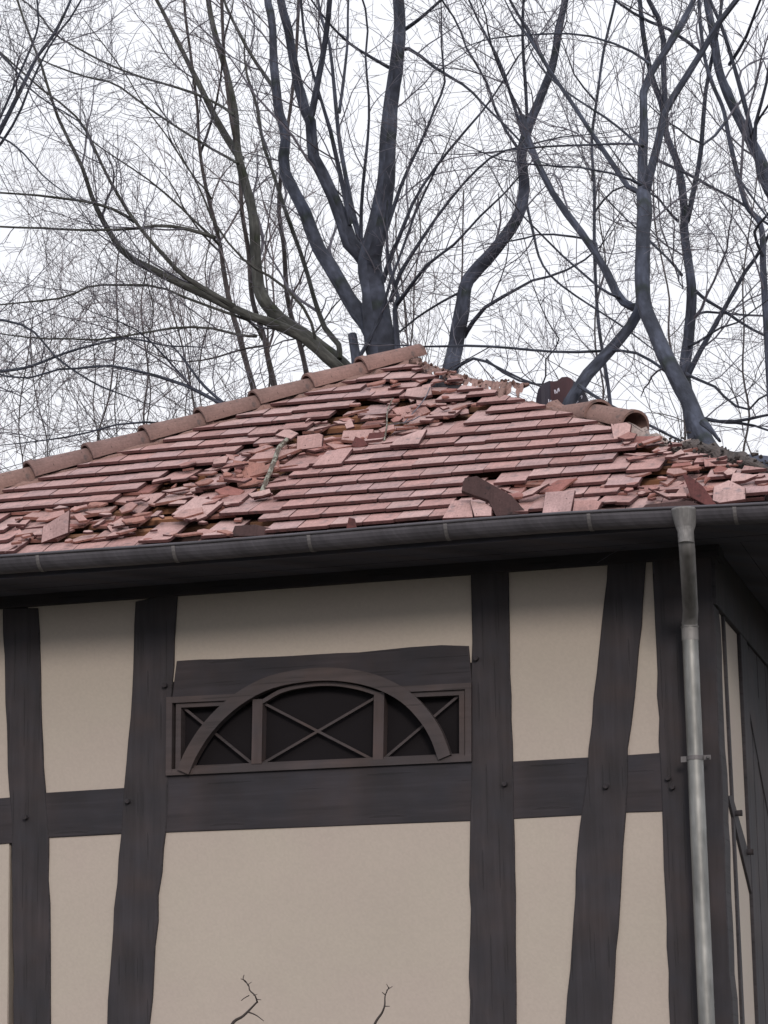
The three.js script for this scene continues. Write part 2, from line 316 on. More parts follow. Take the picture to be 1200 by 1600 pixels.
sideTimber('brace', [[0.0, 3.52], [0.16, 3.54], [0.95, 3.16], [0.95, 2.92]].map(([s, y]) => [s + .2, y + 0.02]), 0.004);
sideTimber('brace', [[1.1, 4.6], [1.1, 4.2], [2.15, 3.3], [2.15, 3.9]], 0.005);  // drawn extra wide: dark timber stands in for the wedge of eave shade
sideTimber('wall_plate', [[-0.0, YT - .26], [3.4, YT - .26], [3.4, YT + .15], [0, YT + .15]], 0.014);  // plate deepened downward; the extra dark band imitates shade under the eave
for (const [s, y] of [[0.42, 3.47], [0.80, 3.30]]) { const g = new THREE.CylinderGeometry(0.015, 0.017, 0.06, 9); g.rotateZ(Math.PI / 2); g.translate(XR + .012, y, -s); mesh('peg', g, timberV, rightWall); }
mesh('back_wall', boxGeo(XL, XR - .02, 0.4, YT, ZB - .12, ZB), plaster, pav);
mesh('side_wall', boxGeo(XL, XL + .12, 0.4, YT, ZB, -.21), plaster, pav);
mesh('attic_floor', boxGeo(XL + .1, XR - .1, YT + .16, YT + .2, ZB, -.19), darkRoom, pav);
mesh('ground_floor', boxGeo(XL + .12, XR - .2, 0.43, 0.5, ZB, -.2), darkRoom, pav);

// ---- window: arched tracery over three dark openings
{
  const wf = new MB();
  const bar = (a, b, w, z0, z1, m) => { // straight bar between wall points
    const [ax, ay] = a, [bx, by] = b, L = Math.hypot(bx - ax, by - ay), nx = -(by - ay) / L * w / 2, ny = (bx - ax) / L * w / 2;
    const v = (x, y, z) => V3(x, y, z), c = [[ax - nx, ay - ny], [bx - nx, by - ny], [bx + nx, by + ny], [ax + nx, ay + ny]];
    m.quadFlat(...c.map(([x, y]) => v(x, y, z1))); m.quadFlat(...c.slice().reverse().map(([x, y]) => v(x, y, z0)));
    for (let k = 0; k < 4; k++) { const p = c[k], q = c[(k + 1) % 4]; m.quadFlat(v(p[0], p[1], z0), v(q[0], q[1], z0), v(q[0], q[1], z1), v(p[0], p[1], z1)); }
    return m;
  };
  const fr = (tl, tr, br, bl, w, z0, z1, m) => { const at = t => [tl[0] + (tr[0] - tl[0]) * t, tl[1] + (tr[1] - tl[1]) * t]; bar(tl, at(0.23), w, z0, z1 - .001, m); bar(at(0.77), tr, w, z0, z1 - .001, m); bar(bl, br, w, z0, z1 - .0015, m); bar([tl[0], tl[1] + w / 2], [bl[0], bl[1] - w / 2], w, z0, z1, m); bar([tr[0], tr[1] + w / 2], [br[0], br[1] - w / 2], w, z0, z1, m); };
  fr(W(266, 1095), W(733, 1073), W(733, 1186), W(265, 1208), 0.034, -0.09, 0.022, wf);
  const win = mesh('window', wf.geo(), frameMat, pav);
  const inner = new MB(); fr(W(279, 1102), W(722, 1082), W(722, 1182), W(278, 1202), 0.030, -0.08, 0.004, inner);
  mesh('inner_frame', inner.geo(), frameMat, win);
  for (const [a, b] of [[[403, 1093], [401, 1194]], [[593, 1082], [591, 1188]]]) mesh('mullion', bar(W(...a), W(...b), 0.058, -0.08, 0.008, new MB()).geo(), frameMatV, win);
  for (const [a, b, c, d] of [[272, 1098, 398, 1200], [398, 1052, 596, 1195], [596, 1078, 728, 1190]]) { const p = W(a, d), q = W(c, b); mesh('dark_backing', boxGeo(p[0] + .002, q[0] - .002, p[1], q[1], -0.074, -0.07), backingMat, win); }  // opaque dark backing, added to give the openings the tone of an unlit room
  // arch: a curved board proud of the frame
  const arch = (outer, wd, z0, z1) => {
    const c = new THREE.CatmullRomCurve3(outer.map(([x, y]) => { const q = W(x, y); return V3(q[0], q[1], 0); }));
    const N = 40, m = new MB(), L = [];
    for (let k = 0; k <= N; k++) { const p = c.getPoint(k / N), t = c.getTangent(k / N); L.push([p, V3(-t.y, t.x, 0).multiplyScalar(wd / 2)]); }
    for (let k = 0; k < N; k++) {
      const [p, n] = L[k], [q, o] = L[k + 1], at = (a, d, s, z) => V3(a.x + d.x * s, a.y + d.y * s, z);
      m.quadFlat(at(p, n, -1, z1), at(q, o, -1, z1), at(q, o, 1, z1), at(p, n, 1, z1)); m.quadFlat(at(p, n, -1, z0), at(p, n, 1, z0), at(q, o, 1, z0), at(q, o, -1, z0));
      m.quadFlat(at(p, n, 1, z0), at(p, n, 1, z1), at(q, o, 1, z1), at(q, o, 1, z0)); m.quadFlat(at(p, n, -1, z1), at(p, n, -1, z0), at(q, o, -1, z0), at(q, o, -1, z1));
    }
    for (const k of [0, N]) { const [p, n] = L[k], at = (s, z) => V3(p.x + n.x * s, p.y + n.y * s, z); m.quadFlat(at(-1, z0), at(-1, z1), at(1, z1), at(1, z0)); }
    return m.geo();
  };
  mesh('arch', arch([[289, 1208], [302, 1178], [330, 1136], [370, 1098], [420, 1070], [480, 1057], [535, 1056], [590, 1067], [635, 1090], [665, 1120], [684, 1150], [697, 1185]], 0.072, -0.02, 0.040), frameMat, win);
  mesh('arch_rib', arch([[408, 1098], [440, 1080], [480, 1071], [520, 1069], [560, 1075], [592, 1085]], 0.022, -0.03, 0.006), frameMat, win);
  for (const [a, b] of [[[410, 1098], [584, 1188]], [[405, 1194], [590, 1086]], [[283, 1104], [396, 1196]], [[720, 1082], [599, 1184]]]) mesh('glazing_bar', bar(W(...a), W(...b), 0.014, -0.045 + rnd() * .004, -0.025 + rnd() * .004, new MB()).geo(), frameMat, win);
}

// ---- soffit boards under the eaves
{
  const n = 5;
  for (let k = 0; k < n; k++) { const z0 = 0.016 + k * 0.142; mesh('soffit_board', boxGeo(EAVE.xl + .06, EAVE.xr - .06, 4.862 + rnd() * .002, 4.885, z0, z0 + 0.138), soffitMat, pav); }
  for (let k = 0; k < n; k++) { const x0 = XR + 0.02 + k * 0.142; mesh('soffit_board', boxGeo(x0, x0 + 0.138, 4.861 + rnd() * .002, 4.885, ZB - .7, 0.012), soffitMat, pav); }
  mesh('fascia_board', boxGeo(EAVE.xl + .03, EAVE.xr - .03, 4.80, 4.885, 0.727, 0.752), soffitMat, pav);
  mesh('fascia_board', boxGeo(EAVE.xr - .06, EAVE.xr - .035, 4.80, 4.885, ZB - .7, 0.70), soffitMat, pav);
}

// ---- gutter with brackets, downpipe
const gutY = x => 4.884 - (x > 1.2 ? 0.028 * Math.min(1, (x - 1.2) / 1.1) ** 1.3 : 0) + 0.004 * Math.sin(x * 2.3);
{
  const half = (xs, r, th, y0, zc, a0 = 0, a1 = 180) => { // half-round trough along x
    const m = new MB(), N = 12, ring = (x, rad) => Array.from({ length: N + 1 }, (_, k) => { const a = (a0 + (a1 - a0) * k / N) * R; return V3(x, y0(x) - Math.sin(a) * rad, zc + Math.cos(a) * rad); });
    for (let i = 0; i < xs.length - 1; i++) for (const [ro, fl] of [[r, 0], [r - th, 1]]) {
      const A = ring(xs[i], ro), B = ring(xs[i + 1], ro);
      for (let k = 0; k < N; k++) fl ? m.quadFlat(A[k], A[k + 1], B[k + 1], B[k]) : m.quadFlat(A[k], B[k], B[k + 1], A[k + 1]);
    }
    for (const e of [0, xs.length - 1]) { const A = ring(xs[e], r), B = ring(xs[e], r - th); for (let k = 0; k < N; k++) m.quadFlat(A[k], A[k + 1], B[k + 1], B[k]); }
    for (const k of [0, N]) for (let i = 0; i < xs.length - 1; i++) m.quadFlat(ring(xs[i], r)[k], ring(xs[i], r - th)[k], ring(xs[i + 1], r - th)[k], ring(xs[i + 1], r)[k]);
    return m;
  };
  const xs = Array.from({ length: 49 }, (_, k) => EAVE.xl - .02 + (EAVE.xr - EAVE.xl + .1) * k / 48);
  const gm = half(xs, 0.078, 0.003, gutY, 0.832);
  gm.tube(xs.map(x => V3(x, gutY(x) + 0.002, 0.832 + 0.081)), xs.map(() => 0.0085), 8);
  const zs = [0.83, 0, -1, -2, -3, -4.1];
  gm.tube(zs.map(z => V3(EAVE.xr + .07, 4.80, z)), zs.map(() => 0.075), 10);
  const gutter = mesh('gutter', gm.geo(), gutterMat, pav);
  for (const px of [-170, 58, 270, 482, 696, 921, 1150]) { const x = onZ(px, 840, 0.91).x; mesh('gutter_bracket', half([x - 0.0095, x + 0.0095], 0.0815, 0.003, gutY, 0.832, -4, 170).geo(), strapMat, gutter); }
  const dp = new MB();
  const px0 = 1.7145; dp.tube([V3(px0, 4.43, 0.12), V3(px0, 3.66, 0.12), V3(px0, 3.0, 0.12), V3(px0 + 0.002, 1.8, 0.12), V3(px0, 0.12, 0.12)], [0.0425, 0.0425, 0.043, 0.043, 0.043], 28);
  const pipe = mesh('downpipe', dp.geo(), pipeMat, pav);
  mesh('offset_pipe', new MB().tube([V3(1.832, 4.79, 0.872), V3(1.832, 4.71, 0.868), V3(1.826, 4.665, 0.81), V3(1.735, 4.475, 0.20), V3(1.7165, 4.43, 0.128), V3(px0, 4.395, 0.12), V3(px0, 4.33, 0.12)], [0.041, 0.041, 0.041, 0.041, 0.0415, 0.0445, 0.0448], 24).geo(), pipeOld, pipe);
  { // outlet funnel clasping the gutter
    const prof = [[0.039, -0.16], [0.041, -0.10], [0.050, -0.075], [0.070, 0.0], [0.0715, 0.012], [0.066, 0.012]].map(([r, y]) => new THREE.Vector2(r, y));
    const g = new THREE.LatheGeometry(prof, 28); g.scale(1, 1, 1.28); g.translate(1.832, 4.852, 0.872); mesh('outlet_funnel', g, pipeOld, pipe);
  }
  { // pipe clamp with lugs and a bolt
    const m = new MB(), y = W(1088, 1187)[1] - 0.01; m.tube([V3(px0, y - .011, .12), V3(px0, y + .011, .12)], [0.0465, 0.0465], 24);
    m.box(px0 - 0.076, px0 - 0.044, y - 0.018, y + 0.012, 0.118, 0.124); m.box(px0 + 0.044, px0 + 0.082, y - 0.011, y + 0.013, 0.118, 0.124); m.box(px0 - 0.008, px0 + 0.008, y - .008, y + .008, 0.0, 0.08);
    m.tube([V3(px0 + .068, y - .002, .106), V3(px0 + .068, y - .002, .14)], [0.008, 0.008], 8);
    mesh('pipe_clamp', m.geo(), strapMat, pipe);
    const s = new MB(); s.tube([V3(px0, 4.398, .12), V3(px0, 4.405, .12)], [0.0475, 0.0475], 24); mesh('pipe_collar', s.geo(), pipeOld, pipe);
  }
}

// ---- roof: boarding, battens, tiles, hips
const backZ = 2 * APEX.z - EAVE.z;
const roof = (() => {
  const m = new MB(), d = -0.045, A = APEX.clone().add(V3(0, -0.055, 0));
  const c = [V3(EAVE.xl, EAVE.y - .05, EAVE.z - .02), V3(EAVE.xr, EAVE.y - .05, EAVE.z - .02), V3(EAVE.xr, EAVE.y - .05, backZ), V3(EAVE.xl, EAVE.y - .05, backZ)];
  for (let k = 0; k < 4; k++) { const a = c[k], b = c[(k + 1) % 4], n = b.clone().sub(a).cross(A.clone().sub(a)).normalize(); const i = m.p.length / 3; for (const q of [a, b, A]) { m.p.push(q.x, q.y, q.z); m.n.push(n.x, n.y, n.z); m.u.push(q.x, q.y * 2); } m.i.push(i, i + 1, i + 2); const lo = V3(0, -.03, 0); const j = m.p.length / 3; for (const q of [a, A, b]) { m.p.push(q.x, q.y - .03, q.z); m.n.push(-n.x, -n.y, -n.z); m.u.push(q.x, q.y); } m.i.push(j, j + 1, j + 2); }
  return mesh('roof', m.geo(), deckMat, pav);
})();
const GAUGE = 0.1705, TW = 0.178, TL = 0.40, TT = 0.016, ROWS = 17;
const DAMAGE = { // outlines of the broken areas as seen in the photograph, laid on the roof plane
  left: [[20, 812], [100, 800], [160, 790], [232, 772], [258, 748], [330, 726], [398, 704], [432, 692], [470, 700], [440, 752], [412, 790], [424, 805], [398, 842], [300, 852], [150, 864], [0, 880], [0, 850]],
  middle: [[432, 690], [486, 662], [540, 640], [575, 618], [592, 600], [650, 596], [706, 606], [742, 622], [770, 640], [730, 660], [690, 672], [640, 690], [590, 698], [556, 705], [520, 712], [470, 716]],
  crest: [[600, 582], [640, 572], [700, 586], [745, 604], [700, 604], [640, 598]],
  right: [[970, 690], [1000, 668], [1060, 690], [1100, 708], [1190, 742], [1200, 760], [1130, 765], [1090, 800], [950, 800], [955, 760], [985, 735]],
  eave: [[716, 748], [770, 742], [830, 756], [872, 770], [846, 808], [730, 810]],
};
for (const k in DAMAGE) DAMAGE[k] = DAMAGE[k].map(([x, y]) => roofUV(x, y, 0.04));
const damageAt = (u, v) => { for (const k in DAMAGE) if (inPoly(u, v, DAMAGE[k])) return k; return null; };
const tileOutlines = [
  [[-.5, 0], [.5, 0], [.5, 1], [-.5, 1]], [[-.5, .012], [.5, 0], [.5, 1], [-.5, 1]], [[-.5, 0], [.5, .014], [.5, 1], [-.5, 1]],
  [[-.5, .05], [-.40, .004], [.5, 0], [.5, 1], [-.5, 1]], [[-.5, 0], [.43, 0], [.5, .06], [.5, 1], [-.5, 1]],
].map(o => o.map(([x, y]) => [x * (TW - 0.0025), y * TL]));
const tileGeos = []; for (let k = 0; k < 10; k++) tileGeos.push(prism(tileOutlines[k < 6 ? k % 3 : k % 5], TT, 0.0025, k * 0.137, k * 0.291));
const TILT = -0.145;
let nTiles = 0;
function setRoof(m, u, v, n, ax = 0, ay = 0, az = 0) { m.position.copy(roofP(u, v, n)); m.quaternion.copy(roofQ).multiply(new THREE.Quaternion().setFromEuler(new THREE.Euler(ax, ay, az, 'ZYX'))); return m; }
for (let r = 0; r <= ROWS; r++) {
  const v = r * GAUGE - 0.045, off = (((r % 2) + 2) % 2) * TW / 2 + 0.03 + rr(-.012, .012);
  // batten under the heads of this course
  const vb = v + TL - 0.035; if (vb < slopeLen - 0.06) { const b = new MB().box(hipL(vb) + .07, hipR(vb) - .07, -0.022, 0.022, -0.03, -0.001).geo(); setRoof(mesh('batten', b, battenMat, roof), 0, vb, 0); }
  const rowBow = k => 0.006 * Math.sin(k * 1.9 + r * 1.3) + 0.004 * Math.sin(k * 4.7 + r);
  for (let k = -24; k < 24; k++) {
    const u = k * TW + off; if (u < hipL(v) - .05 || u > hipR(v) + .05) continue;
    const dz = damageAt(u, v + 0.09); let geo = null, tone = pick(tileMats), slip = rowBow(u), az = rr(-.011, .011), lift = rr(0, .004), ay = rr(-.006, .006), ax = TILT + rr(-.008, .008);
    const keep = { left: 0.27, middle: 0.24, crest: 0.45, right: 0.42, eave: 0.5 }[dz] + (r === 0 ? .3 : 0);
    const roll = rnd(), roll2 = rnd();
    if (dz) {
      if (roll > keep) { if (roll2 < 0.55) continue; // gone; else a broken stump stays on its batten
        const c0 = rr(-.03, .03), sl = rr(-.7, .7), y0 = rr(.14, .24); let o = tileOutlines[0].slice(); o = clip(o, ([x, y]) => y - y0 - sl * (x - c0)); if (roll2 > .85) o = clip(o, ([x, y]) => (rnd() > 1 ? 1 : x + 0.03)); if (o.length < 3) continue; geo = prism(o, TT, .002, rnd() * 3, rnd() * 3); tone = pick(shardMats);
      } else { if (r > 0) slip -= rr(0, .06); az += rr(-.13, .13); ay += rr(-.04, .04); ax += rr(-.02, .03); lift += rr(-.012, .006); }
    } else if (roll < 0.05 && r > 0) { slip -= rr(.02, .06); az += rr(-.05, .05); } // one that has slid
    // tiles that meet a hip are cut to it
    const lim = 0.115, gapHip = toPx(roofP(u, v))[0], limR = gapHip > 790 && gapHip < 945 ? 0.15 : lim, cutL = hipL(v + TL) + lim > u - TW / 2, cutR = hipR(v + TL) - limR < u + TW / 2 + .02;
    if (cutL || cutR || v + TL > slopeLen - .04) {
      let o = (geo ? null : tileOutlines[0]); if (!o) continue;
      o = clip(o, ([x, y]) => (u + x) - hipL(v + y) - lim); if (o.length > 2) o = clip(o, ([x, y]) => hipR(v + y) - limR - (u + x)); if (o.length > 2) o = clip(o, ([x, y]) => slopeLen - .05 - (v + y));
      if (o.length < 3) continue; let ar = 0; for (let q = 0; q < o.length; q++) ar += o[q][0] * o[(q + 1) % o.length][1] - o[(q + 1) % o.length][0] * o[q][1]; if (Math.abs(ar) < 0.004) continue;
      geo = prism(o, TT, .002, rnd() * 3, rnd() * 3); az = 0;
    }
    const big = !geo; geo = geo || pick(tileGeos);
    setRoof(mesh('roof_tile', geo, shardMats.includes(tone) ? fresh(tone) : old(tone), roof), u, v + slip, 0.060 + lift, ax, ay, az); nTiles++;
  }
}
{ // short under-eave course at the gutter
  const g = prism([[-TW / 2 + .001, 0], [TW / 2 - .001, 0], [TW / 2 - .001, .2], [-TW / 2 + .001, .2]], TT, .002);
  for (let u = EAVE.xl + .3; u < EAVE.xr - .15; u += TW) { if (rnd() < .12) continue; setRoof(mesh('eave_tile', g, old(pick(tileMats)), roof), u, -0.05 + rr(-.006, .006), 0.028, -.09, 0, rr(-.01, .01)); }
}
{ // the other three slopes, out of view from here: their tiles as one part each side
  const side = (a, b, n0) => { // eave from a to b (seen from outside left to right), up to the apex
    const m = [], X = b.clone().sub(a).normalize(), L = a.distanceTo(b), mid = a.clone().add(X.clone().multiplyScalar(APEX.clone().sub(a).dot(X))), Vv = APEX.clone().sub(mid), SL = Vv.length(); Vv.normalize(); const N = X.clone().cross(Vv), s0 = mid.distanceTo(a);
    for (let r = 0; r * 0.17 < SL - .1; r++) { const v = r * .17, l = s0 * (v + TL) / SL + .14, rgt = L - (L - s0) * (v + TL) / SL - .14; if (rgt - l < .1) break; for (let u = l + .06 + (r % 2) * .09; u < rgt - .06; u += TW) { const g = tileGeos[(r * 7 + Math.floor(u * 9)) % 6].clone(); const M = new THREE.Matrix4().makeBasis(X, Vv, N).setPosition(a.clone().addScaledVector(X, u).addScaledVector(Vv, v).addScaledVector(N, .036)); g.applyMatrix4(new THREE.Matrix4().makeRotationX(TILT)); g.applyMatrix4(M); if (v + TL < SL) m.push(g); } }
    const o = mesh('tile_field', mergeGeometries(m.map(g => { g.clearGroups(); return g; })), tileMats[1], roof); o.userData.kind = 'stuff';
  };
  side(V3(EAVE.xl, EAVE.y, backZ), V3(EAVE.xl, EAVE.y, EAVE.z)); side(V3(EAVE.xr, EAVE.y, backZ), V3(EAVE.xl, EAVE.y, backZ));
}
// hip tiles: tapered half barrels, the wide rim lying over the one below
function hipGeo(len, r0, r1, jag) {
  const m = new MB(), N = 14, th = 0.015, st = [[0, r0 + .006], [0.035, r0 + .006], [0.05, r0 - .001], [len * .5, (r0 + r1) / 2], [len, r1]];
  const P2 = (s, r, k) => { const a = (-98 + 196 * k / N) * R; return V3(Math.sin(a) * r, Math.cos(a) * r * 0.94, s + (jag && s > len * .9 ? (hash(k, 7) - .6) * jag : 0)); };
  const sm = (A, B, flip) => { const b = m.p.length / 3; for (const [s, r] of [A, B]) for (let k = 0; k <= N; k++) { const p = P2(s, r, k), a = (-98 + 196 * k / N) * R, f = flip ? -1 : 1; m.p.push(p.x, p.y, p.z); m.n.push(Math.sin(a) * f, Math.cos(a) * f, 0); m.u.push(a * r + s * .01, s); } for (let k = 0; k < N; k++) { const q = b + k, w = q + N + 1; flip ? m.i.push(q, q + 1, w, q + 1, w + 1, w) : m.i.push(q, w, q + 1, q + 1, w, w + 1); } };
  for (let k = 0; k < st.length - 1; k++) { sm(st[k], st[k + 1], false); sm([st[k][0], st[k][1] - th], [st[k + 1][0], st[k + 1][1] - th], true); }
  for (const [s, r] of [st[0], st[st.length - 1]]) for (let k = 0; k < N; k++) m.quadFlat(P2(s, r, k), P2(s, r, k + 1), P2(s, r - th, k + 1), P2(s, r - th, k));
  for (const k of [0, N]) for (let q = 0; q < st.length - 1; q++) m.quadFlat(P2(st[q][0], st[q][1], k), P2(st[q + 1][0], st[q + 1][1], k), P2(st[q + 1][0], st[q + 1][1] - th, k), P2(st[q][0], st[q][1] - th, k));
  return m.geo();
}
const hgeo = hipGeo(0.43, 0.102, 0.083), hgeoB = hipGeo(0.40, 0.100, 0.085, 0.05);
function placeHip(m, corner, t, dn, twist = 0, extra) { // t metres up the hip from the eave corner
  const dir = APEX.clone().sub(corner).normalize(), sidev = dir.clone().cross(V3(0, 1, 0)).normalize(), up = sidev.clone().cross(dir).normalize();
  m.position.copy(corner).addScaledVector(dir, t).addScaledVector(up, dn);
  m.quaternion.setFromRotationMatrix(new THREE.Matrix4().makeBasis(up.clone().cross(dir), up, dir)); m.rotateX(0.035); m.rotateZ(twist); if (extra) m.rotateY(extra);
  return m;
}
const CL = V3(EAVE.xl, EAVE.y, EAVE.z), CR = V3(EAVE.xr, EAVE.y, EAVE.z), hipLenL = CL.distanceTo(APEX), hipLenR = CR.distanceTo(APEX);
for (let k = 0; ; k++) { const t = -0.08 + k * 0.375; if (t > hipLenL - .3) break; placeHip(mesh('hip_tile', hgeo, k >= 10 ? hipRed : pick(hipMats), roof), CL, t, 0.06 + rr(0, .006), rr(-.04, .04), rr(-.012, .012)); }
const alongR = px => { let lo = 0, hi = 1; for (let k = 0; k < 40; k++) { const t = (lo + hi) / 2; toPx(CR.clone().lerp(APEX, t))[0] > px ? lo = t : hi = t; } return lo * hipLenR; };
placeHip(tag(mesh('hip_tile', hgeoB, hipMats[1], roof), 'hip tile at the broken end of the surviving row'), CR, alongR(990), 0.035, 0.05, 0.03);
placeHip(mesh('hip_tile', hgeo, hipMats[1], roof), CR, alongR(990) + .33, 0.036, -0.03, -0.05).rotateX(0.17);
// mortar bedding below the hips, crumbly
function bedding(corner, t0, t1, offU, r, mat, ln = .02) {
  const dir = APEX.clone().sub(corner).normalize(), n = Math.round((t1 - t0) / .05), pts = [], rad = [];
  for (let k = 0; k <= n; k++) { pts.push(corner.clone().addScaledVector(dir, t0 + (t1 - t0) * k / n).addScaledVector(RX, offU + rr(-.008, .008)).addScaledVector(RN, ln + rr(-.008, .008))); rad.push(r * rr(.7, 1.25)); }
  return mesh('mortar_bedding', new MB().tube(pts, rad, 8, true, .9).geo(), mat, roof);
}
bedding(CL, 0, hipLenL - .1, 0.105, 0.026, mortar, .045); bedding(CL, 0, hipLenL, 0, 0.06, mortar, 0);
bedding(CR, alongR(985), alongR(832), -0.10, 0.022, mortar, .03); bedding(CR, alongR(990), alongR(835), -0.03, 0.055, mortar, -.01); bedding(CR, alongR(1210), alongR(985), -0.02, 0.05, mortarPale, 0); bedding(CR, alongR(840), hipLenR - .05, 0.0, 0.035, hipInside, -.045);

// ---------------------------------------------------------------- loose things lying on the roof
const roofPatch = { left: 'in the rubble of the left broken patch', middle: 'in the rubble below the roof peak', right: 'in the rubble by the right hip', crest: 'on the broken courses at the roof peak', eave: 'around the dark barrel tile at the gutter' };
function randomPoly(s, el) { const n = 3 + Math.floor(rnd() * 4), a0 = rnd() * 6.3, o = []; for (let k = 0; k < n; k++) { const a = a0 + (k + rr(-.28, .28)) / n * 2 * Math.PI, r = s * rr(.6, 1.15); o.push([Math.cos(a) * r * el, Math.sin(a) * r]); } return o; }
const shardGeos = []; for (let k = 0; k < 34; k++) shardGeos.push(k % 7 === 0
  ? prism(clip(clip(tileOutlines[0].map(([x, y]) => [x, y - .2]), ([x, y]) => .11 - y - x * rr(-.8, .8)), ([x, y]) => y + .06 + x * rr(-.9, .9)), TT, .002, rnd() * 3, rnd() * 3)
  : prism(randomPoly(rr(.018, .068), rr(.9, 2.2)), TT * rr(.6, .85), .002, rnd() * 3, rnd() * 3));
let nShard = 0; for (const g of shardGeos) g.computeBoundingSphere();
for (const [key, count] of [['left', 126], ['middle', 82], ['right', 72], ['crest', 10], ['eave', 8]]) {
  const D = DAMAGE[key]; let x0 = 9, x1 = -9, y0 = 9, y1 = -9; for (const [x, y] of D) { x0 = Math.min(x0, x); x1 = Math.max(x1, x); y0 = Math.min(y0, y); y1 = Math.max(y1, y); }
  for (let k = 0, tries = 0; k < count && tries < 5000; tries++) {
    const u = rr(x0, x1), v = rr(y0, y1); if (!inPoly(u, v, D) || v < -0.03 || u < hipL(v) + .15 || u > hipR(v) - .05) continue; k++;
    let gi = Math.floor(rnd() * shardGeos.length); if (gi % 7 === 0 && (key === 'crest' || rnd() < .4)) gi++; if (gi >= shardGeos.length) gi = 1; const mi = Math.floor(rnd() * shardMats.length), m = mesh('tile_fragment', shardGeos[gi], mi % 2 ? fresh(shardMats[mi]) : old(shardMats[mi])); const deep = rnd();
    setRoof(m, u, v, v < .09 ? rr(.055, .075) : gi % 7 === 0 ? rr(.02, .06) : rr(0.03, 0.085), rr(-.36, .2), rr(-.26, .26), rr(-3.1, 3.1)); nShard++;
    if (deep < .62) { m.quaternion.copy(roofQ).multiply(new THREE.Quaternion().setFromEuler(new THREE.Euler(rr(-.16, .08), rr(-.12, .12), rr(-.35, .35)))); }
    const tone = ['pale', 'pinkish', 'red', 'deep red', 'pale', 'orange-red', 'pinkish', 'pinkish'][mi], form = gi % 7 === 0 ? 'half tile' : shardGeos[gi].boundingSphere.radius > .075 ? 'large tile chip' : shardGeos[gi].boundingSphere.radius > .05 ? 'tile chip' : 'small tile chip';
    const xx = (u - x0) / (x1 - x0), where = key === 'left' ? (v < .3 ? (xx < .3 ? 'along the gutter at the far left' : xx < .62 ? 'along the gutter left of the dark tile underside' : 'along the gutter below the lichened branch') : v < .7 ? (xx < .5 ? 'in the left rubble right of the big tile on edge' : 'in the left rubble below the lichened branch') : 'in the left rubble beside the lichened branch')
      : key === 'middle' ? (xx < .35 ? 'just right of the lichened branch top' : xx < .65 ? 'in the rubble around the pale forked twig' : 'in the rubble below the torn hip strip')
      : key === 'right' ? (v < .45 ? 'in the rubble above the downpipe funnel' : xx < .5 ? 'below the open end of the right hip tiles' : 'in the rubble below the fallen trunk') : roofPatch[key];
    const label = `${tone} ${form} ${where}`; tag(m, label, 'tile fragment', 'tile fragments ' + where);
  }
}
// larger pieces traced one by one: outline, contact point on the roof, how far it stands up from the slope
function tracePiece(name, outline, foot, stand, lift, mat, label, category, th = TT, lean = 0) {
  const [fu, fv] = roofUV(...foot, lift), p0 = roofP(fu, fv, lift), n = RN.clone().applyAxisAngle(RX, stand * R).applyAxisAngle(V3(0, 1, 0), lean * R).normalize();
  const ux = RX.clone().addScaledVector(n, -n.x).normalize(), uy = n.clone().cross(ux);
  const poly = outline.map(([x, y]) => { const q = onPlane(x, y, p0, n).sub(p0); return [q.dot(ux), q.dot(uy)]; });
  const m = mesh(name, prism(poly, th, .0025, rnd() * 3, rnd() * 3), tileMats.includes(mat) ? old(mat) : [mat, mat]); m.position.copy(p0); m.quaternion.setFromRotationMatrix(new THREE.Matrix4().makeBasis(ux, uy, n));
  return tag(m, label, category);
}
tracePiece('loose_tile', [[65, 850], [68, 824], [110, 798], [108, 834]], [66, 850], 50, .045, tileMats[5], 'large loose roof tile standing on edge near the lower left corner', 'roof tile');
tracePiece('loose_tile', [[268, 808], [318, 814], [350, 788], [305, 780]], [300, 812], 4, .062, tileMats[2], 'whole tile lying flat above the rubble in the left patch', 'roof tile');
tracePiece('loose_tile', [[464, 706], [504, 701], [506, 682], [500, 679], [465, 684]], [480, 706], 30, .05, tileMats[0], 'squarish tile piece standing up right of the lichened branch', 'roof tile');
tracePiece('loose_tile', [[848, 806], [893, 804], [900, 769], [853, 772]], [870, 806], 22, .055, tileMats[5], 'upright square tile standing in the gutter right of the dark barrel tile', 'roof tile');
tracePiece('loose_tile', [[895, 804], [935, 800], [942, 788], [930, 784], [898, 786]], [900, 805], 20, .05, tileMats[3], 'brownish tile end in the gutter beside the upright square tile', 'roof tile');
tracePiece('loose_tile', [[632, 622], [636, 611], [674, 605], [676, 620], [660, 625]], [640, 624], 6, .07, tileMats[2], 'pale flat tile lying askew just below the peak', 'roof tile');
tracePiece('loose_tile', [[610, 700], [618, 690], [655, 676], [668, 674], [655, 697]], [620, 700], 3, .075, tileMats[2], 'large pale tile overhanging the stepped courses mid-slope', 'roof tile');
tracePiece('loose_tile', [[488, 732], [512, 708], [552, 704], [534, 728]], [500, 732], 2, .066, tileMats[0], 'wide pale tile slid down right of the lichened branch', 'roof tile');
tracePiece('loose_tile', [[692, 814], [707, 786], [737, 785], [740, 812]], [710, 814], 6, .06, tileMats[0], 'slid pale tile touching the gutter left of the dark barrel tile', 'roof tile');
tracePiece('loose_tile', [[742, 811], [735, 786], [758, 789], [770, 797], [769, 810]], [755, 811], 12, .065, tileMats[2], 'snapped pale tile wedged against the dark barrel tile', 'roof tile');
tracePiece('loose_tile', [[1114, 786], [1116, 764], [1140, 754], [1166, 766], [1166, 784], [1125, 790]], [1130, 788], 10, .06, tileMats[2], 'large pale tile near the right hip just above the gutter', 'roof tile');
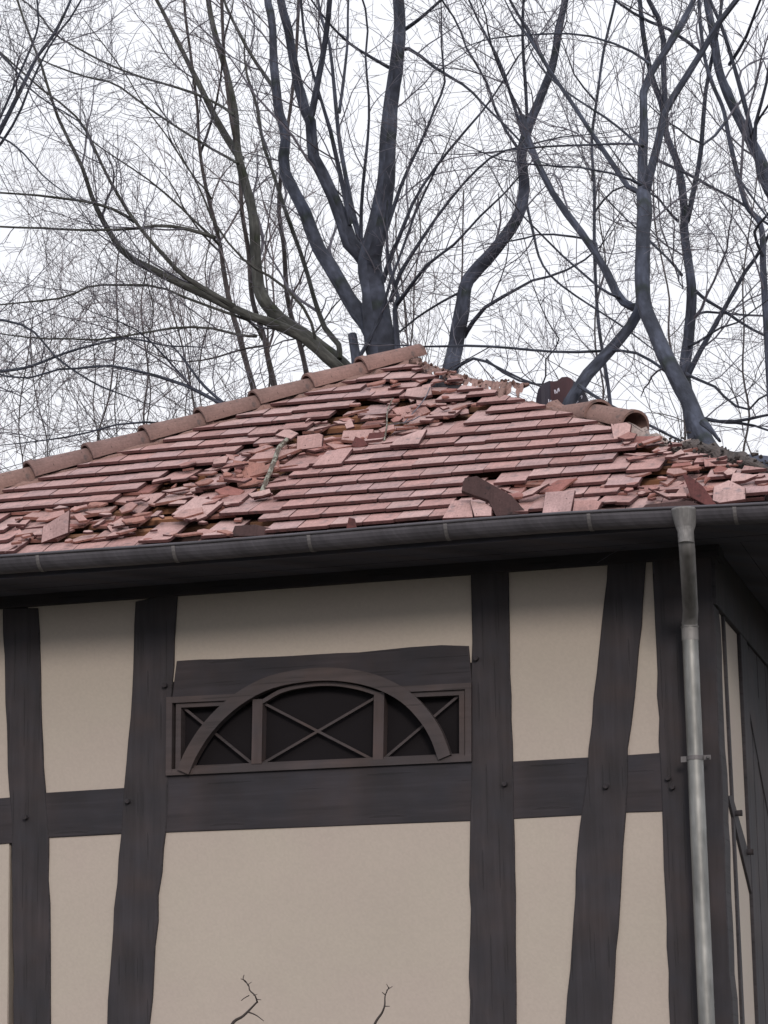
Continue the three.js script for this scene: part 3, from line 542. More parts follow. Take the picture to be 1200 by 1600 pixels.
tracePiece('loose_tile', [[1142, 757], [1146, 742], [1186, 746], [1165, 755]], [1150, 757], 12, .06, tileMats[2], 'pointed pale tile below the fallen trunk on the right hip', 'roof tile');
tracePiece('loose_tile', [[1102, 732], [1100, 718], [1122, 730]], [1105, 732], 40, .05, tileMats[3], 'small triangular tile standing below the fallen trunk', 'roof tile');
tracePiece('loose_tile', [[955, 664], [958, 665], [980, 662], [988, 666], [985, 682], [972, 684], [960, 690]], [966, 688], 32, .06, tileMats[2], 'curved pale tile chip hanging below the broken hip tile', 'roof tile');
tracePiece('dark_plate', [[1068, 742], [1082, 748], [1100, 762], [1124, 794], [1112, 796], [1082, 780]], [1100, 790], 30, .05, hipInsideRed, 'dark red plate of broken barrel tile leaning above the downpipe', 'tile fragment', .018, -12);
tracePiece('dark_plate', [[1000, 800], [1010, 790], [1050, 786], [1076, 784], [1100, 792], [1106, 800]], [1050, 803], 42, .03, hipInside, 'dark broken strip lying along the gutter left of the downpipe', 'tile fragment', .014);
tracePiece('dark_plate', [[362, 840], [368, 824], [400, 822], [432, 830], [428, 840]], [400, 842], 38, .03, hipInside, 'dark underside of a broken barrel tile in the gutter rubble', 'tile fragment', .018);
tracePiece('dark_plate', [[542, 828], [546, 810], [555, 812], [558, 826]], [550, 828], 45, .05, hipInsideRed, 'small dark red tile chip upright above the gutter', 'tile fragment', .016);
for (const [o, f] of [[[[574, 690], [578, 680], [600, 678], [604, 686], [590, 690]], [585, 690]], [[[550, 700], [556, 685], [570, 690], [576, 698], [562, 703]], [560, 702]]]) tracePiece('dark_chip', o, f, 28, .05, hipInsideRed, f[0] > 570 ? 'dark red curved tile chip under the large overhanging tile' : 'dark red tile chip left of the other dark chip mid-slope', 'tile fragment', .02);
tracePiece('barrel_tile', [[722, 771], [727, 751], [746, 748], [800, 778], [821, 802], [814, 807], [776, 811], [764, 786]], [790, 809], 40, .04, hipInside, 'dark broken barrel tile slid across the lower courses onto the gutter', 'hip tile', .03, 8);
{ // branch with lichen, twigs
  const path = pts => { const c = new THREE.CatmullRomCurve3(pts.map(([x, y, n]) => { const [u, v] = roofUV(x, y, n); return roofP(u, v, n); })); return Array.from({ length: 17 }, (_, k) => c.getPoint(k / 16)); };
  const b = thing('fallen_branch', 'pale lichen covered broken branch lying on the left of the roof', 'branch');
  const pts = path([[409, 770, .07], [418, 745, .085], [428, 722, .09], [436, 700, .095], [449, 686, .11]]);
  mesh('wood', new MB().tube(pts, pts.map((_, k) => .015 - .003 * k / 16), 9, true, .6).geo(), lichenBark, b);
  mesh('side_twig', new MB().tube(path([[416, 752, .085], [424, 738, .12], [424, 730, .13]]), Array(17).fill(.006), 6, true, .5).geo(), lichenBark, b);
  const tw = (l, ...lists) => { const g = new MB(); lists.forEach((q, k) => g.tube(path(q), Array.from({ length: 17 }, (_, j) => (k ? .0028 : .0055) * (1 - .4 * j / 16)), 6)); return tag(mesh('fallen_twig', g.geo(), lichenBark), l, 'twig'); };
  tw('pale forked twig standing in the rubble below the peak', [[600, 690, .06], [604, 668, .09], [606, 640, .09], [614, 622, .09]], [[604, 664, .09], [620, 660, .1], [640, 664, .08]]);
  const dk = (l, q) => tag(mesh('fallen_twig', new MB().tube(path(q), Array(17).fill(.0035), 5).geo(), twigMat), l, 'twig');
  dk('thin dark twig crossing the pale tile below the peak', [[630, 662, .07], [650, 640, .1], [664, 622, .1], [672, 605, .1]]);
  dk('thin dark twig lying in the rubble left of the dark barrel tile', [[610, 664, .07], [640, 658, .08], [656, 650, .08]]);
}
{ // torn hip strip with mortar crumbs still hanging on, arching above the gap
  const st = thing('torn_hip_strip', 'ragged strip of torn hip bedding bridging the gap right of the peak', 'debris');
  const Z = -1.25, c = new THREE.CatmullRomCurve3([[648, 562, -1.6], [676, 570, -1.5], [694, 576, -1.38], [716, 584, -1.28], [740, 591, -1.2], [765, 595, -1.14], [790, 596, -1.08], [818, 599, -1.02]].map(([x, y, z]) => onZ(x, y, z)));
  const m = new MB(), N = 60, rows = [];
  for (let k = 0; k <= N; k++) { const p = c.getPoint(k / N), row = []; for (let s = 0; s <= 5; s++) { const wd = (s / 5 - .45) * (0.13 + .04 * Math.sin(k * 1.1)) + rr(-.01, .01); row.push(V3(p.x + rr(-.005, .005), p.y - (wd > 0 ? wd * 1.1 : -wd * .3) + rr(-.012, .012), p.z + wd * .7)); } rows.push(row); }
  for (let k = 0; k < N; k++) for (let s = 0; s < 5; s++) { if (k > 8 && (s === 0 || s === 5 - 1) && rnd() < .3) continue; m.quadFlat(rows[k][s + 1], rows[k + 1][s + 1], rows[k + 1][s], rows[k][s]); }
  mesh('strip', m.geo(), std(lin(0.44, 0.275, 0.245), { map: clayMap, bumpMap: clayBump, bumpScale: .015 }), st);
  const cr = new MB(); for (let k = 0; k < 40; k++) { const t = Math.pow(rnd(), .7), p = c.getPoint(t), s = rr(.01, .03); const q = p.clone().add(V3(rr(-.02, .02), rr(-.02, .012), rr(-.06, .06))); cr.tube([q, q.clone().add(V3(rr(-1, 1), rr(-.5, .5), rr(-1, 1)).multiplyScalar(s))], [s * .7, s * .45], 5, true, .8); }
  mesh('mortar_crumbs', cr.geo(), mortar, st).userData.kind = 'stuff';
  const leg = new MB(); const a = onZ(788, 602, -1.08), bb = roofP(...roofUV(784, 634, .03), .03); leg.tube([a, a.clone().lerp(bb, .5).add(V3(-.015, 0, 0)), bb], [.03, .026, .034], 7, true, .8); const a2 = onZ(650, 562, -1.6), b2 = APEX.clone().add(V3(.05, -.06, .02)); mesh('mortar_lump', new MB().tube([a2, b2], [.05, .07], 7, true, .7).geo(), mortar, st);
  mesh('mortar_lump', leg.geo(), mortar, st);
  // dark felt below the gap
  const rubbleMat = std(lin(0.15, 0.125, 0.12), { map: clayMap, bumpMap: clayBump, bumpScale: .03 });
  const felt = std(lin(0.035, 0.032, 0.04), { map: clayMap, bumpMap: clayBump, bumpScale: .02 });
  const fm = new MB(), fr2 = []; for (let k = 0; k <= 24; k++) { const t = k / 24, px = 690 + t * 150, [u, v] = roofUV(px, 596 + t * 38, .02), row = []; for (let s = 0; s <= 4; s++) row.push(roofP(u - .16 + s * .045 + rr(-.01, .01), v, .015 + .02 * Math.sin(s / 4 * Math.PI) + rr(-.008, .008))); fr2.push(row); }
  for (let k = 0; k < 24; k++) for (let s = 0; s < 4; s++) fm.quadFlat(fr2[k][s], fr2[k][s + 1], fr2[k + 1][s + 1], fr2[k + 1][s]);
  tag(mesh('roofing_felt', fm.geo(), felt), 'dark strip of exposed roofing felt along the gap in the right hip', 'roofing felt');
  const bd = thing('bark_debris', 'heap of grey-brown bark and mortar crumbs on the hip under the fallen trunk', 'debris'), hd = APEX.clone().sub(CR).normalize();
  const pts = [], rad = []; for (let t = alongR(1230); t < alongR(1085); t += .045) { pts.push(CR.clone().addScaledVector(hd, t).addScaledVector(RX, -.05 + rr(-.02, .02)).addScaledVector(RN, .045 + rr(-.015, .015))); rad.push(rr(.025, .055)); }
  mesh('heap', new MB().tube(pts, rad, 9, true, 1.1).geo(), rubbleMat, bd);
  const cb = new MB(); for (let k = 0; k < 110; k++) { const t = rr(alongR(1225), alongR(1070)), w = rr(.006, .022), q = CR.clone().addScaledVector(hd, t).addScaledVector(RX, rr(-.24, .04)).addScaledVector(RN, rr(.04, .10)); cb.tube([q, q.clone().add(V3(rr(-1, 1), rr(-.4, .4), rr(-1, 1)).multiplyScalar(w * 1.6))], [w * .6, w * .35], 5, true, .9); }
  mesh('crumbs', cb.geo(), rubbleMat, bd).userData.kind = 'stuff';
}
{ // printed dark sheet sticking up behind the hip
  const c = document.createElement('canvas'); c.width = 256; c.height = 192; const x = c.getContext('2d');
  x.fillStyle = '#43262b'; x.fillRect(0, 0, 256, 192); x.fillStyle = '#2c2733'; x.fillRect(0, 0, 78, 192); x.fillRect(176, 0, 80, 192);
  x.fillStyle = '#d9d6e2'; x.font = 'bold 30px sans-serif';
  for (const [s, px, py, a] of [['M', 108, 66, -.15], ['W', 74, 120, .25], ['Y', 66, 172, .2], ['M', 206, 64, .1], ['N', 188, 112, .5], ['I', 160, 150, .9], ['I', 138, 186, .1]]) { x.save(); x.translate(px, py); x.rotate(a); x.fillText(s, -13, 0); x.restore(); }
  const t = new THREE.CanvasTexture(c); t.colorSpace = THREE.SRGBColorSpace;
  const m = new MB(), A = [], zf = -1.12, nx = 14, top = [[838, 622], [842, 604], [849, 599], [860, 594], [868, 597], [878, 589], [890, 588], [896, 595], [908, 600], [915, 614], [920, 626]];
  for (let k = 0; k <= nx; k++) { const f = k / nx * (top.length - 1), i = Math.min(top.length - 2, Math.floor(f)), px = top[i][0] + (top[i + 1][0] - top[i][0]) * (f - i), py = top[i][1] + (top[i + 1][1] - top[i][1]) * (f - i); const zz = zf - .06 * Math.sin(k / nx * 7); A.push([onZ(px, py, zz - .05), onZ(836 + 82 * k / nx, 652, zz)]); }
  for (let k = 0; k < nx; k++) { const [a, b] = A[k], [c2, d] = A[k + 1]; m.quadFlat(b, d, c2, a, [k / nx, 0, (k + 1) / nx, 0, (k + 1) / nx, 1, k / nx, 1]); const o = V3(0, 0, -.003); m.quadFlat(a.clone().add(o), c2.clone().add(o), d.clone().add(o), b.clone().add(o)); }
  tag(mesh('printed_sheet', m.geo(), std(0xffffff, { map: t, roughness: .7 })), 'dark maroon sheet with white printed letters sticking up behind the hip', 'sheet');
}

// ================================================================ TREES
const inView = p => { const q = toPx(p); return q[0] > -130 && q[0] < 1330 && q[1] > -140 && q[1] < 840; };
let twigBudget = 0;
function perp(d) { const a = V3(rr(-1, 1), rr(-1, 1), rr(-1, 1)); return a.addScaledVector(d, -a.dot(d)).normalize(); }
function grow(mb, p, dir, len, r, lvl, up) {
  if (!inView(p)) return;
  const n = lvl === 1 ? 8 : lvl === 2 ? 4 : 3, pts = [p.clone()], rad = [r], d = dir.clone(), q = p.clone();
  const bend = perp(d).multiplyScalar(rr(.05, .22));
  for (let k = 1; k <= n; k++) { d.add(bend.clone().multiplyScalar(.5)).add(V3(rr(-.24, .24), rr(-.22, .24) + up * .05, rr(-.24, .24))).normalize(); q.addScaledVector(d, len / n); pts.push(q.clone()); rad.push(Math.max(.0016, r * (1 - .72 * k / n))); }
  mb.tube(pts, rad, r > .02 ? 6 : r > .009 ? 4 : 3, false); twigBudget += n;
  if (lvl >= 3) return;
  const step = lvl === 1 ? .14 : .125, N = Math.floor(len / step); let side = rnd() < .5 ? 1 : -1; const pl = perp(dir);
  for (let k = 1; k <= N; k++) {
    const f = (k + rr(-.4, .4)) / (N + 1); if (f < .12) continue; const i = Math.min(n - 1, Math.floor(f * n)), base = pts[i].clone().lerp(pts[i + 1], f * n - i), dd = pts[i + 1].clone().sub(pts[i]).normalize();
    side = -side; const s = pl.clone().addScaledVector(dd, -pl.dot(dd)).normalize().multiplyScalar(side).add(perp(dd).multiplyScalar(.6)).normalize();
    const cd = dd.multiplyScalar(rr(.6, 1)).addScaledVector(s, rr(.5, .9)).add(V3(0, up * .2, 0)).normalize();
    grow(mb, base, cd, lvl === 1 ? len * rr(.28, .55) * (1.1 - f * .5) : rr(.10, .24), Math.max(.0019, Math.min(.0045, rad[i] * .55)), lvl + 1, up);
  }
}
function addTwigs(mb, pts, rad, dens, up, lmax = 1.15) {
  let L = 0; for (let k = 0; k < pts.length - 1; k++) {
    const seg = pts[k].distanceTo(pts[k + 1]), d = pts[k + 1].clone().sub(pts[k]).normalize(); L += seg;
    while (L > dens) {
      L -= dens * rr(.6, 1.4); const f = rnd(), b = pts[k].clone().lerp(pts[k + 1], f), r = rad[k] + (rad[k + 1] - rad[k]) * f; if (!inView(b)) continue;
      const cd = d.clone().multiplyScalar(rr(.5, 1)).addScaledVector(perp(d), rr(.5, .95)).add(V3(0, up * .3, 0)).normalize();
      const strong = rnd() < .22; grow(mb, b, cd, rr(.45, lmax) * (strong ? 1.6 : 1), strong ? Math.min(.015, Math.max(.005, r * .6)) : Math.min(.0085, Math.max(.0035, r * .5)), 1, up);
    }
  }
}
function tracedTree(name, label, group, z, trunkMat, twM, limbs, opt = {}) {
  const g = thing(name, label, 'tree', group), tw = new MB();
  for (const L of limbs) {
    let [kind, w0, w1, z0, z1, pts] = L; if (w0 > 11 && z > -1 === false) { w0 *= .86; w1 *= .86; } // thick end first
    const n = pts.length, raw = pts.map(([x, y], k) => onZ(x, y, z + z0 + (z1 - z0) * k / (n - 1) + (k && k < n - 1 ? rr(-.05, .05) : 0)));
    if (kind === 'trunk') { const a = raw[0]; const root = opt.root || [V3(a.x + (opt.rx || 0), 0, a.z + (opt.rz || 0)), V3(a.x + (opt.rx || 0) * .5, a.y * .5, a.z + (opt.rz || 0) * .5)]; raw.unshift(...root); }
    const tip = (kind === 'trunk' || kind === 'branch') && w1 < 9; const e0 = raw[raw.length - 1], ed = e0.clone().sub(raw[raw.length - 2]).normalize(); if (tip) for (let k = 1; k <= 3; k++) raw.push(raw[raw.length - 1].clone().addScaledVector(ed.add(V3(rr(-.25, .25), rr(-.1, .3), rr(-.25, .25))).normalize(), .28));
    const c = new THREE.CatmullRomCurve3(raw, false, 'centripetal'), M = Math.max(8, Math.round(c.getLength() / .16)), P2 = c.getPoints(M), sc = 1 / 4500;
    const extra = kind === 'trunk' ? (opt.root ? opt.root.length : 2) : 0, tot = raw.length - 1, tipN = tip ? 3 : 0;
    const rad = P2.map((p, k) => { const f = Math.min(1, Math.max(0, (k / M * tot - extra) / (tot - extra - tipN))), tf = Math.max(0, (k / M * tot - (tot - tipN)) / (tipN || 1)), w = w1 + (w0 - w1) * Math.pow(1 - f, 1.6); const dep = p.clone().sub(CAM).length(); return (w * (1 - .8 * tf)) * .5 * sc * dep * (k / M * tot < extra ? 1 + .5 * (1 - k / M * tot / extra) : 1); });
    const big = w0 > 9; mesh(kind, new MB().tube(P2, rad, big ? 12 : w0 > 4.5 ? 8 : 6, true, big ? .24 : .25).geo(), trunkMat, g);
    const vis = P2.map((p, k) => [p, rad[k]]).filter((_, k) => k / M * tot >= extra); if (vis.length > 1) addTwigs(tw, vis.map(a => a[0]), vis.map(a => a[1]), ((opt.dens || .17) * 2.2) * (w0 > 14 ? 2.1 : w0 > 7 ? 1.2 : 1), opt.up ?? .5, opt.lmax);
  }
  const t = mesh('twigs', tw.geo(), twM, g); t.userData.kind = 'stuff'; return g;
}
const GB = 'bare trees behind the roof';
tracedTree('bare_tree', 'thick forked tree rising right behind the roof peak', GB, -5.2, barkDark, twigMat, [
  ['trunk', 62, 20, 0, .4, [[600, 600], [597, 556], [590, 505], [583, 452], [578, 405], [588, 365], [595, 330], [603, 280], [607, 210], [613, 147], [621, 88], [625, 35], [622, 0], [618, -70]]],
  ['branch', 34, 13, 0, -.6, [[592, 545], [576, 509], [551, 477], [527, 435], [495, 382], [477, 334], [457, 294], [443, 259], [446, 210], [436, 175], [431, 133], [427, 88], [425, 35], [418, 0], [412, -70]]],
  ['branch', 34, 14, 0, .7, [[580, 430], [569, 402], [548, 382], [530, 330], [506, 276], [488, 238], [487, 196], [474, 165], [460, 105], [450, 45], [438, 0], [428, -60]]],
  ['branch', 11, 8, .6, 1.2, [[487, 180], [494, 140], [502, 98], [511, 45], [515, 0], [520, -50]]],
  ['branch', 12, 5, 0, -.5, [[566, 385], [551, 333], [541, 280], [530, 217], [523, 147], [515, 70], [500, 20], [490, -40]]],
  ['branch', 9, 4, .2, 1, [[548, 350], [530, 266], [516, 203], [499, 147], [480, 80], [470, 0]]],
  ['branch', 7, 3, 0, .8, [[565, 395], [564, 350], [565, 315], [571, 252], [576, 200], [576, 147], [571, 95], [574, 30], [560, -20]]],
  ['branch', 6, 3, -.2, -1, [[530, 175], [537, 122], [543, 63], [544, 0], [548, -40]]],
  ['branch', 6, 3, .1, .9, [[608, 105], [565, 80], [540, 62], [516, 38], [480, -10]]],
  ['branch', 7, 4, .1, .9, [[628, 48], [653, 31], [685, 3], [720, -30]]],
  ['branch', 7, 3, .1, 1.2, [[622, 80], [640, 76], [684, 108], [730, 136], [758, 165], [800, 206], [830, 240]]],
  ['branch', 8, 3, .1, .7, [[590, 400], [611, 336], [632, 276], [660, 217], [681, 165], [695, 130], [690, 80]]],
  ['branch', 9, 3, .1, 1, [[598, 440], [611, 400], [625, 368], [646, 315], [677, 266], [716, 217], [758, 168], [790, 120]]],
  ['branch', 14, 6, .1, .2, [[620, 585], [622, 540], [616, 490], [622, 462], [612, 430], [606, 400]]],
  ['branch', 8, 3, .15, 1.3, [[618, 477], [632, 460], [667, 414], [709, 382], [751, 337], [790, 300]]],
  ['branch', 8, 3, .1, 1, [[610, 470], [625, 428], [656, 378], [695, 322], [737, 273], [775, 241], [830, 225]]],
  ['branch', 7, 4, .1, .4, [[560, 560], [578, 528], [596, 490], [608, 445], [625, 400], [650, 330]]],
  ['stump', 22, 16, .1, .1, [[560, 600], [556, 560], [550, 522]]],
], { dens: .16 });
tracedTree('bare_tree', 'mossy multi-stemmed tree spreading low to the left behind the peak', GB, -5.9, barkMoss, twigMat, [
  ['trunk', 36, 9, 0, -.5, [[560, 620], [540, 580], [505, 548], [480, 527], [435, 495], [408, 462], [401, 420], [396, 340], [384, 290], [372, 240], [365, 165], [350, 100], [335, 50], [325, 0], [315, -60]]],
  ['branch', 23, 4, .15, 1.2, [[535, 580], [500, 548], [470, 525], [430, 507], [385, 491], [332, 466], [280, 442], [238, 421], [194, 396], [172, 364], [154, 332], [140, 298], [130, 266], [112, 228], [91, 185], [79, 150], [63, 98], [40, 40], [20, -20]]],
  ['branch', 10, 3, .7, 1.5, [[364, 478], [343, 465], [315, 449], [283, 428], [266, 410], [238, 379], [207, 341], [182, 301], [165, 270], [147, 231], [130, 195], [100, 165], [60, 135], [5, 85]]],
  ['branch', 15, 6, -.4, -.6, [[376, 248], [345, 200], [310, 130], [275, 60], [245, 0], [215, -50]]],
  ['branch', 7, 4, -.2, -.6, [[430, 140], [417, 122], [389, 80], [364, 32], [350, 0], [340, -50]]],
  ['branch', 12, 6, .1, -.3, [[530, 560], [530, 540], [509, 515], [492, 470], [474, 407], [446, 330], [430, 280], [410, 220], [400, 160]]],
  ['branch', 6, 3, .2, .8, [[492, 540], [490, 515], [474, 480], [432, 438], [400, 420], [370, 395], [330, 340], [315, 300]]],
  ['branch', 5, 3, .4, 1.3, [[400, 525], [378, 524], [325, 512], [273, 512], [217, 521], [150, 531], [115, 529], [70, 529]]],
  ['branch', 5, 3, .2, 1, [[410, 530], [395, 505], [350, 487], [290, 465], [245, 447], [182, 445], [140, 447], [105, 463], [60, 470]]],
  ['branch', 7, 3, .8, 1.2, [[336, 371], [298, 359], [252, 352], [210, 357], [120, 359], [66, 356], [0, 354], [-50, 348]]],
  ['branch', 6, 3, 1.0, 1.4, [[210, 346], [186, 331], [147, 317], [100, 310], [52, 304], [0, 301], [-50, 296]]],
  ['branch', 5, 3, .3, -.6, [[372, 255], [360, 248], [329, 231], [273, 196], [224, 163], [178, 130], [140, 121], [100, 108]]],
  ['branch', 5, 3, .1, -.8, [[365, 180], [350, 168], [315, 150], [273, 135], [217, 119], [165, 98], [122, 75], [84, 52], [60, 20]]],
  ['branch', 5, 2, .2, .9, [[345, 385], [329, 368], [305, 346], [273, 315], [231, 280], [196, 256], [154, 228], [120, 200]]],
  ['branch', 4, 2, .2, .6, [[330, 310], [320, 294], [308, 283], [280, 242], [259, 210], [224, 163], [200, 122], [170, 80]]],
], { dens: .145, up: .35 });
tracedTree('bare_tree', 'curved dark stem rising through the gap right of the peak', GB, -4.9, barkDark, twigMat, [
  ['trunk', 33, 13, 0, .5, [[698, 610], [704, 575], [712, 540], [722, 487], [730, 440], [765, 400], [797, 360], [813, 330], [819, 290], [815, 245], [825, 200], [843, 157], [864, 98], [874, 42], [883, 0], [892, -60]]],
  ['branch', 9, 4, 0, .7, [[725, 525], [733, 512], [758, 480], [800, 456], [832, 438], [871, 428]]],
  ['branch', 5, 3, 0, -.7, [[728, 452], [719, 456], [681, 477], [649, 498], [610, 530]]],
  ['branch', 6, 4, .2, .9, [[824, 200], [822, 140], [817, 70], [818, 0], [820, -40]]],
  ['branch', 7, 4, .2, .7, [[858, 110], [853, 98], [822, 42], [797, 0], [780, -40]]],
  ['branch', 6, 3, .2, .6, [[820, 220], [800, 154], [782, 98], [758, 52], [733, 0], [720, -40]]],
  ['branch', 5, 3, .2, .9, [[812, 235], [780, 185], [758, 122], [730, 77], [716, 38], [691, 0]]],
  ['branch', 5, 3, .2, 1, [[824, 196], [801, 150], [780, 105], [765, 60]]],
  ['branch', 5, 3, .1, 1.2, [[707, 580], [740, 560], [780, 575], [815, 592], [846, 604], [880, 625]]],
  ['branch', 4, 2, .1, 1.2, [[760, 562], [800, 590], [835, 600], [852, 597], [853, 561], [874, 536], [864, 515], [850, 490]]],
  ['branch', 5, 3, 0, .8, [[820, 305], [835, 370], [842, 400], [860, 430], [900, 462], [966, 505]]],
], { dens: .17 });
// the leaning tree that has come down on the right hip
{
  const hipAt = CR.clone().lerp(APEX, alongR(1112) / hipLenR);
  tracedTree('fallen_tree', 'dark leaning trunk fallen onto the right hip with crossing limbs', null, 0, barkDark, twigMat, [
    ['trunk', 29, 23, hipAt.z - .18, -1.3, [[1130, 716], [1112, 704], [1098, 680], [1077, 627], [1046, 568], [1025, 522], [1006, 470], [1005, 382], [1007, 330], [1006, 300]]],
    ['branch', 21, 17, -1.0, -1.2, [[884, 640], [890, 629], [913, 592], [941, 561], [972, 526], [997, 492], [1004, 462]]],
    ['branch', 15, 10, -1.3, -1.7, [[1000, 480], [984, 478], [966, 462], [948, 425], [920, 379], [888, 336], [857, 290], [829, 227], [815, 180]]],
    ['branch', 18, 8, -1.3, -1.9, [[1005, 320], [1004, 245], [1007, 196], [1006, 140], [1032, 91], [1060, 45], [1084, 0], [1104, -50]]],
    ['branch', 16, 8, -1.3, -1.0, [[1008, 318], [1011, 290], [1025, 238], [1039, 175], [1060, 140], [1095, 84], [1126, 31], [1151, 0], [1180, -40]]],
    ['branch', 11, 6, -1.3, -1.6, [[1012, 300], [990, 298], [955, 252], [920, 200], [885, 147], [858, 108]]],
    ['branch', 5, 3, -1.3, -1.0, [[1000, 228], [993, 224], [920, 226], [860, 228], [825, 231]]],
    ['branch', 5, 3, -1.3, -.9, [[1004, 290], [976, 276], [906, 261], [850, 258]]],
    ['branch', 5, 3, -1.3, -2, [[1005, 228], [997, 224], [955, 189], [923, 168], [881, 140], [850, 110]]],
    ['branch', 5, 3, -1.4, -2, [[1015, 100], [1011, 95], [976, 74], [913, 54], [860, 52], [800, 56]]],
    ['branch', 7, 4, -.9, -.35, [[905, 602], [916, 610], [955, 634], [997, 655], [1046, 680], [1084, 697]]],
    ['branch', 5, 4, -.8, -1.6, [[1040, 580], [1025, 568], [990, 550], [948, 548], [885, 550], [832, 547], [780, 542], [720, 540]]],
    ['branch', 6, 3, -1.4, -1.1, [[970, 466], [962, 462], [945, 455], [915, 430], [880, 400], [850, 370]]],
    ['branch', 5, 3, -1.45, -2.2, [[940, 412], [934, 395], [930, 378], [900, 370], [850, 365], [820, 372]]],
    ['branch', 5, 3, -1.3, -.9, [[1006, 368], [1028, 388], [1045, 405], [1060, 420]]],
    ['broken_end', 14, 2, hipAt.z - .2, hipAt.z - .1, [[1100, 660], [1112, 672], [1126, 690], [1124, 684]]],
  ], { dens: .2, root: [V3(4.1, 0, -1.3), V3(3.7, 2.2, -1.1), V3(3.1, 4.4, -.8), V3(2.5, 5.22, -.45)] });
}
tracedTree('bare_tree', 'upright forked tree standing behind the fallen trunk', GB, -5.6, barkDark, twigMat, [
  ['trunk', 26, 8, 0, .5, [[1085, 680], [1074, 620], [1070, 580], [1077, 522], [1081, 452], [1070, 365], [1070, 332], [1060, 259], [1042, 210], [1035, 165], [1018, 115], [1007, 63], [1000, 0], [994, -50]]],
  ['branch', 11, 7, .3, .8, [[1040, 185], [1039, 157], [1037, 105], [1035, 42], [1014, 0], [1005, -40]]],
  ['branch', 10, 5, .1, .8, [[1074, 345], [1077, 332], [1088, 280], [1097, 224], [1102, 150], [1112, 94], [1125, 30], [1130, -30]]],
  ['branch', 13, 5, 0, .6, [[1072, 600], [1074, 589], [1095, 547], [1130, 487], [1165, 424], [1186, 396], [1205, 360], [1230, 330]]],
  ['branch', 6, 4, 0, -.6, [[1080, 440], [1091, 459], [1130, 484], [1165, 508], [1200, 526], [1250, 540]]],
  ['branch', 5, 3, 0, -.6, [[1080, 505], [1091, 491], [1105, 487], [1150, 491], [1193, 493], [1240, 490]]],
  ['branch', 7, 4, 0, .8, [[1080, 640], [1095, 652], [1130, 659], [1168, 655], [1200, 648], [1250, 640]]],
  ['branch', 5, 3, .1, .8, [[1100, 655], [1130, 660], [1168, 662], [1200, 672], [1240, 684]]],
  ['branch', 6, 3, .1, .8, [[1072, 582], [1081, 589], [1116, 603], [1137, 624], [1168, 641], [1190, 620], [1230, 600]]],
  ['branch', 6, 4, .2, .9, [[1020, 245], [1032, 252], [1070, 269], [1109, 290], [1161, 318], [1200, 350]]],
  ['branch', 5, 3, 0, .6, [[1060, 345], [1045, 330], [1030, 310], [1000, 290]]],
  ['branch', 5, 3, 0, .6, [[1066, 430], [1050, 410], [1030, 390], [1010, 370]]],
  ['branch', 6, 4, .2, .9, [[1103, 88], [1053, 49], [1004, 28], [962, 0], [930, -30]]],
  ['branch', 5, 3, .1, 1, [[1076, 540], [1090, 535], [1105, 525], [1130, 510], [1150, 505]]],
], { dens: .17, rx: .1 });
tracedTree('bare_tree', 'dark tree leaning in from the right picture edge', GB, -4.6, barkDark, twigMat, [
  ['trunk', 26, 12, 0, -.5, [[1225, 420], [1207, 297], [1193, 259], [1168, 210], [1144, 161], [1123, 105], [1118, 70], [1105, 0], [1098, -50]]],
  ['branch', 9, 5, -.1, .4, [[1180, 230], [1175, 206], [1161, 150], [1144, 91], [1130, 45], [1110, 0], [1100, -30]]],
  ['branch', 8, 4, 0, .8, [[1212, 320], [1188, 280], [1180, 200], [1196, 140], [1205, 80], [1215, 0]]],
  ['branch', 6, 4, 0, .8, [[1140, 100], [1165, 60], [1180, 20], [1195, -20]]],
  ['branch', 5, 3, 0, .8, [[1172, 215], [1190, 180], [1230, 130]]],
], { dens: .17, rx: .5 });
tracedTree('bare_tree', 'thin knotted stem at the right edge in front of the others', GB, -4.3, barkDark, twigMat, [
  ['trunk', 14, 6, 0, -.4, [[1202, 560], [1197, 487], [1193, 417], [1189, 351], [1168, 322], [1154, 276], [1140, 217], [1130, 168], [1116, 136], [1104, 100], [1095, 40], [1090, -30]]],
  ['branch', 6, 4, 0, .6, [[1193, 400], [1180, 370], [1186, 350], [1205, 330]]],
  ['branch', 5, 3, 0, .7, [[1150, 270], [1170, 300], [1200, 340]]],
  ['branch', 5, 3, 0, .7, [[1134, 190], [1100, 225], [1060, 200]]],
], { dens: .17 });
tracedTree('bare_tree', 'slim brown stem crossing behind the mossy limbs', GB, -6.8, barkBrown, twigBrown, [
  ['trunk', 11, 4, 0, .3, [[404, 650], [401, 628], [385, 568], [371, 515], [360, 477], [350, 428], [343, 379], [327, 315], [317, 270], [311, 224], [308, 168], [298, 88], [289, 21], [284, -40]]],
  ['branch', 5, 3, 0, .8, [[312, 240], [330, 190], [345, 120], [350, 60]]],
  ['branch', 4, 2, 0, .8, [[345, 395], [320, 370], [290, 330], [270, 290]]],
], { dens: .17 });
tracedTree('bare_tree', 'second slim brown stem left of the peak', GB, -6.4, barkBrown, twigBrown, [
  ['trunk', 11, 5, 0, .3, [[434, 640], [432, 620], [418, 557], [412, 526], [395, 470], [388, 393], [378, 330], [374, 260], [360, 180], [350, 90], [345, -30]]],
  ['branch', 4, 2, 0, -.8, [[415, 540], [380, 545], [330, 560], [280, 565], [230, 548]]],
], { dens: .17 });
tracedTree('bare_tree', 'slender grey stem just left of the forked tree', GB, -6.9, barkBrown, twigBrown, [
  ['trunk', 10, 5, 0, .3, [[484, 620], [481, 596], [471, 547], [450, 470], [443, 382], [436, 330], [440, 260], [452, 180], [462, 90], [468, -30]]],
  ['branch', 4, 2, 0, .8, [[470, 545], [500, 510], [520, 480], [545, 455]]],
], { dens: .17 });
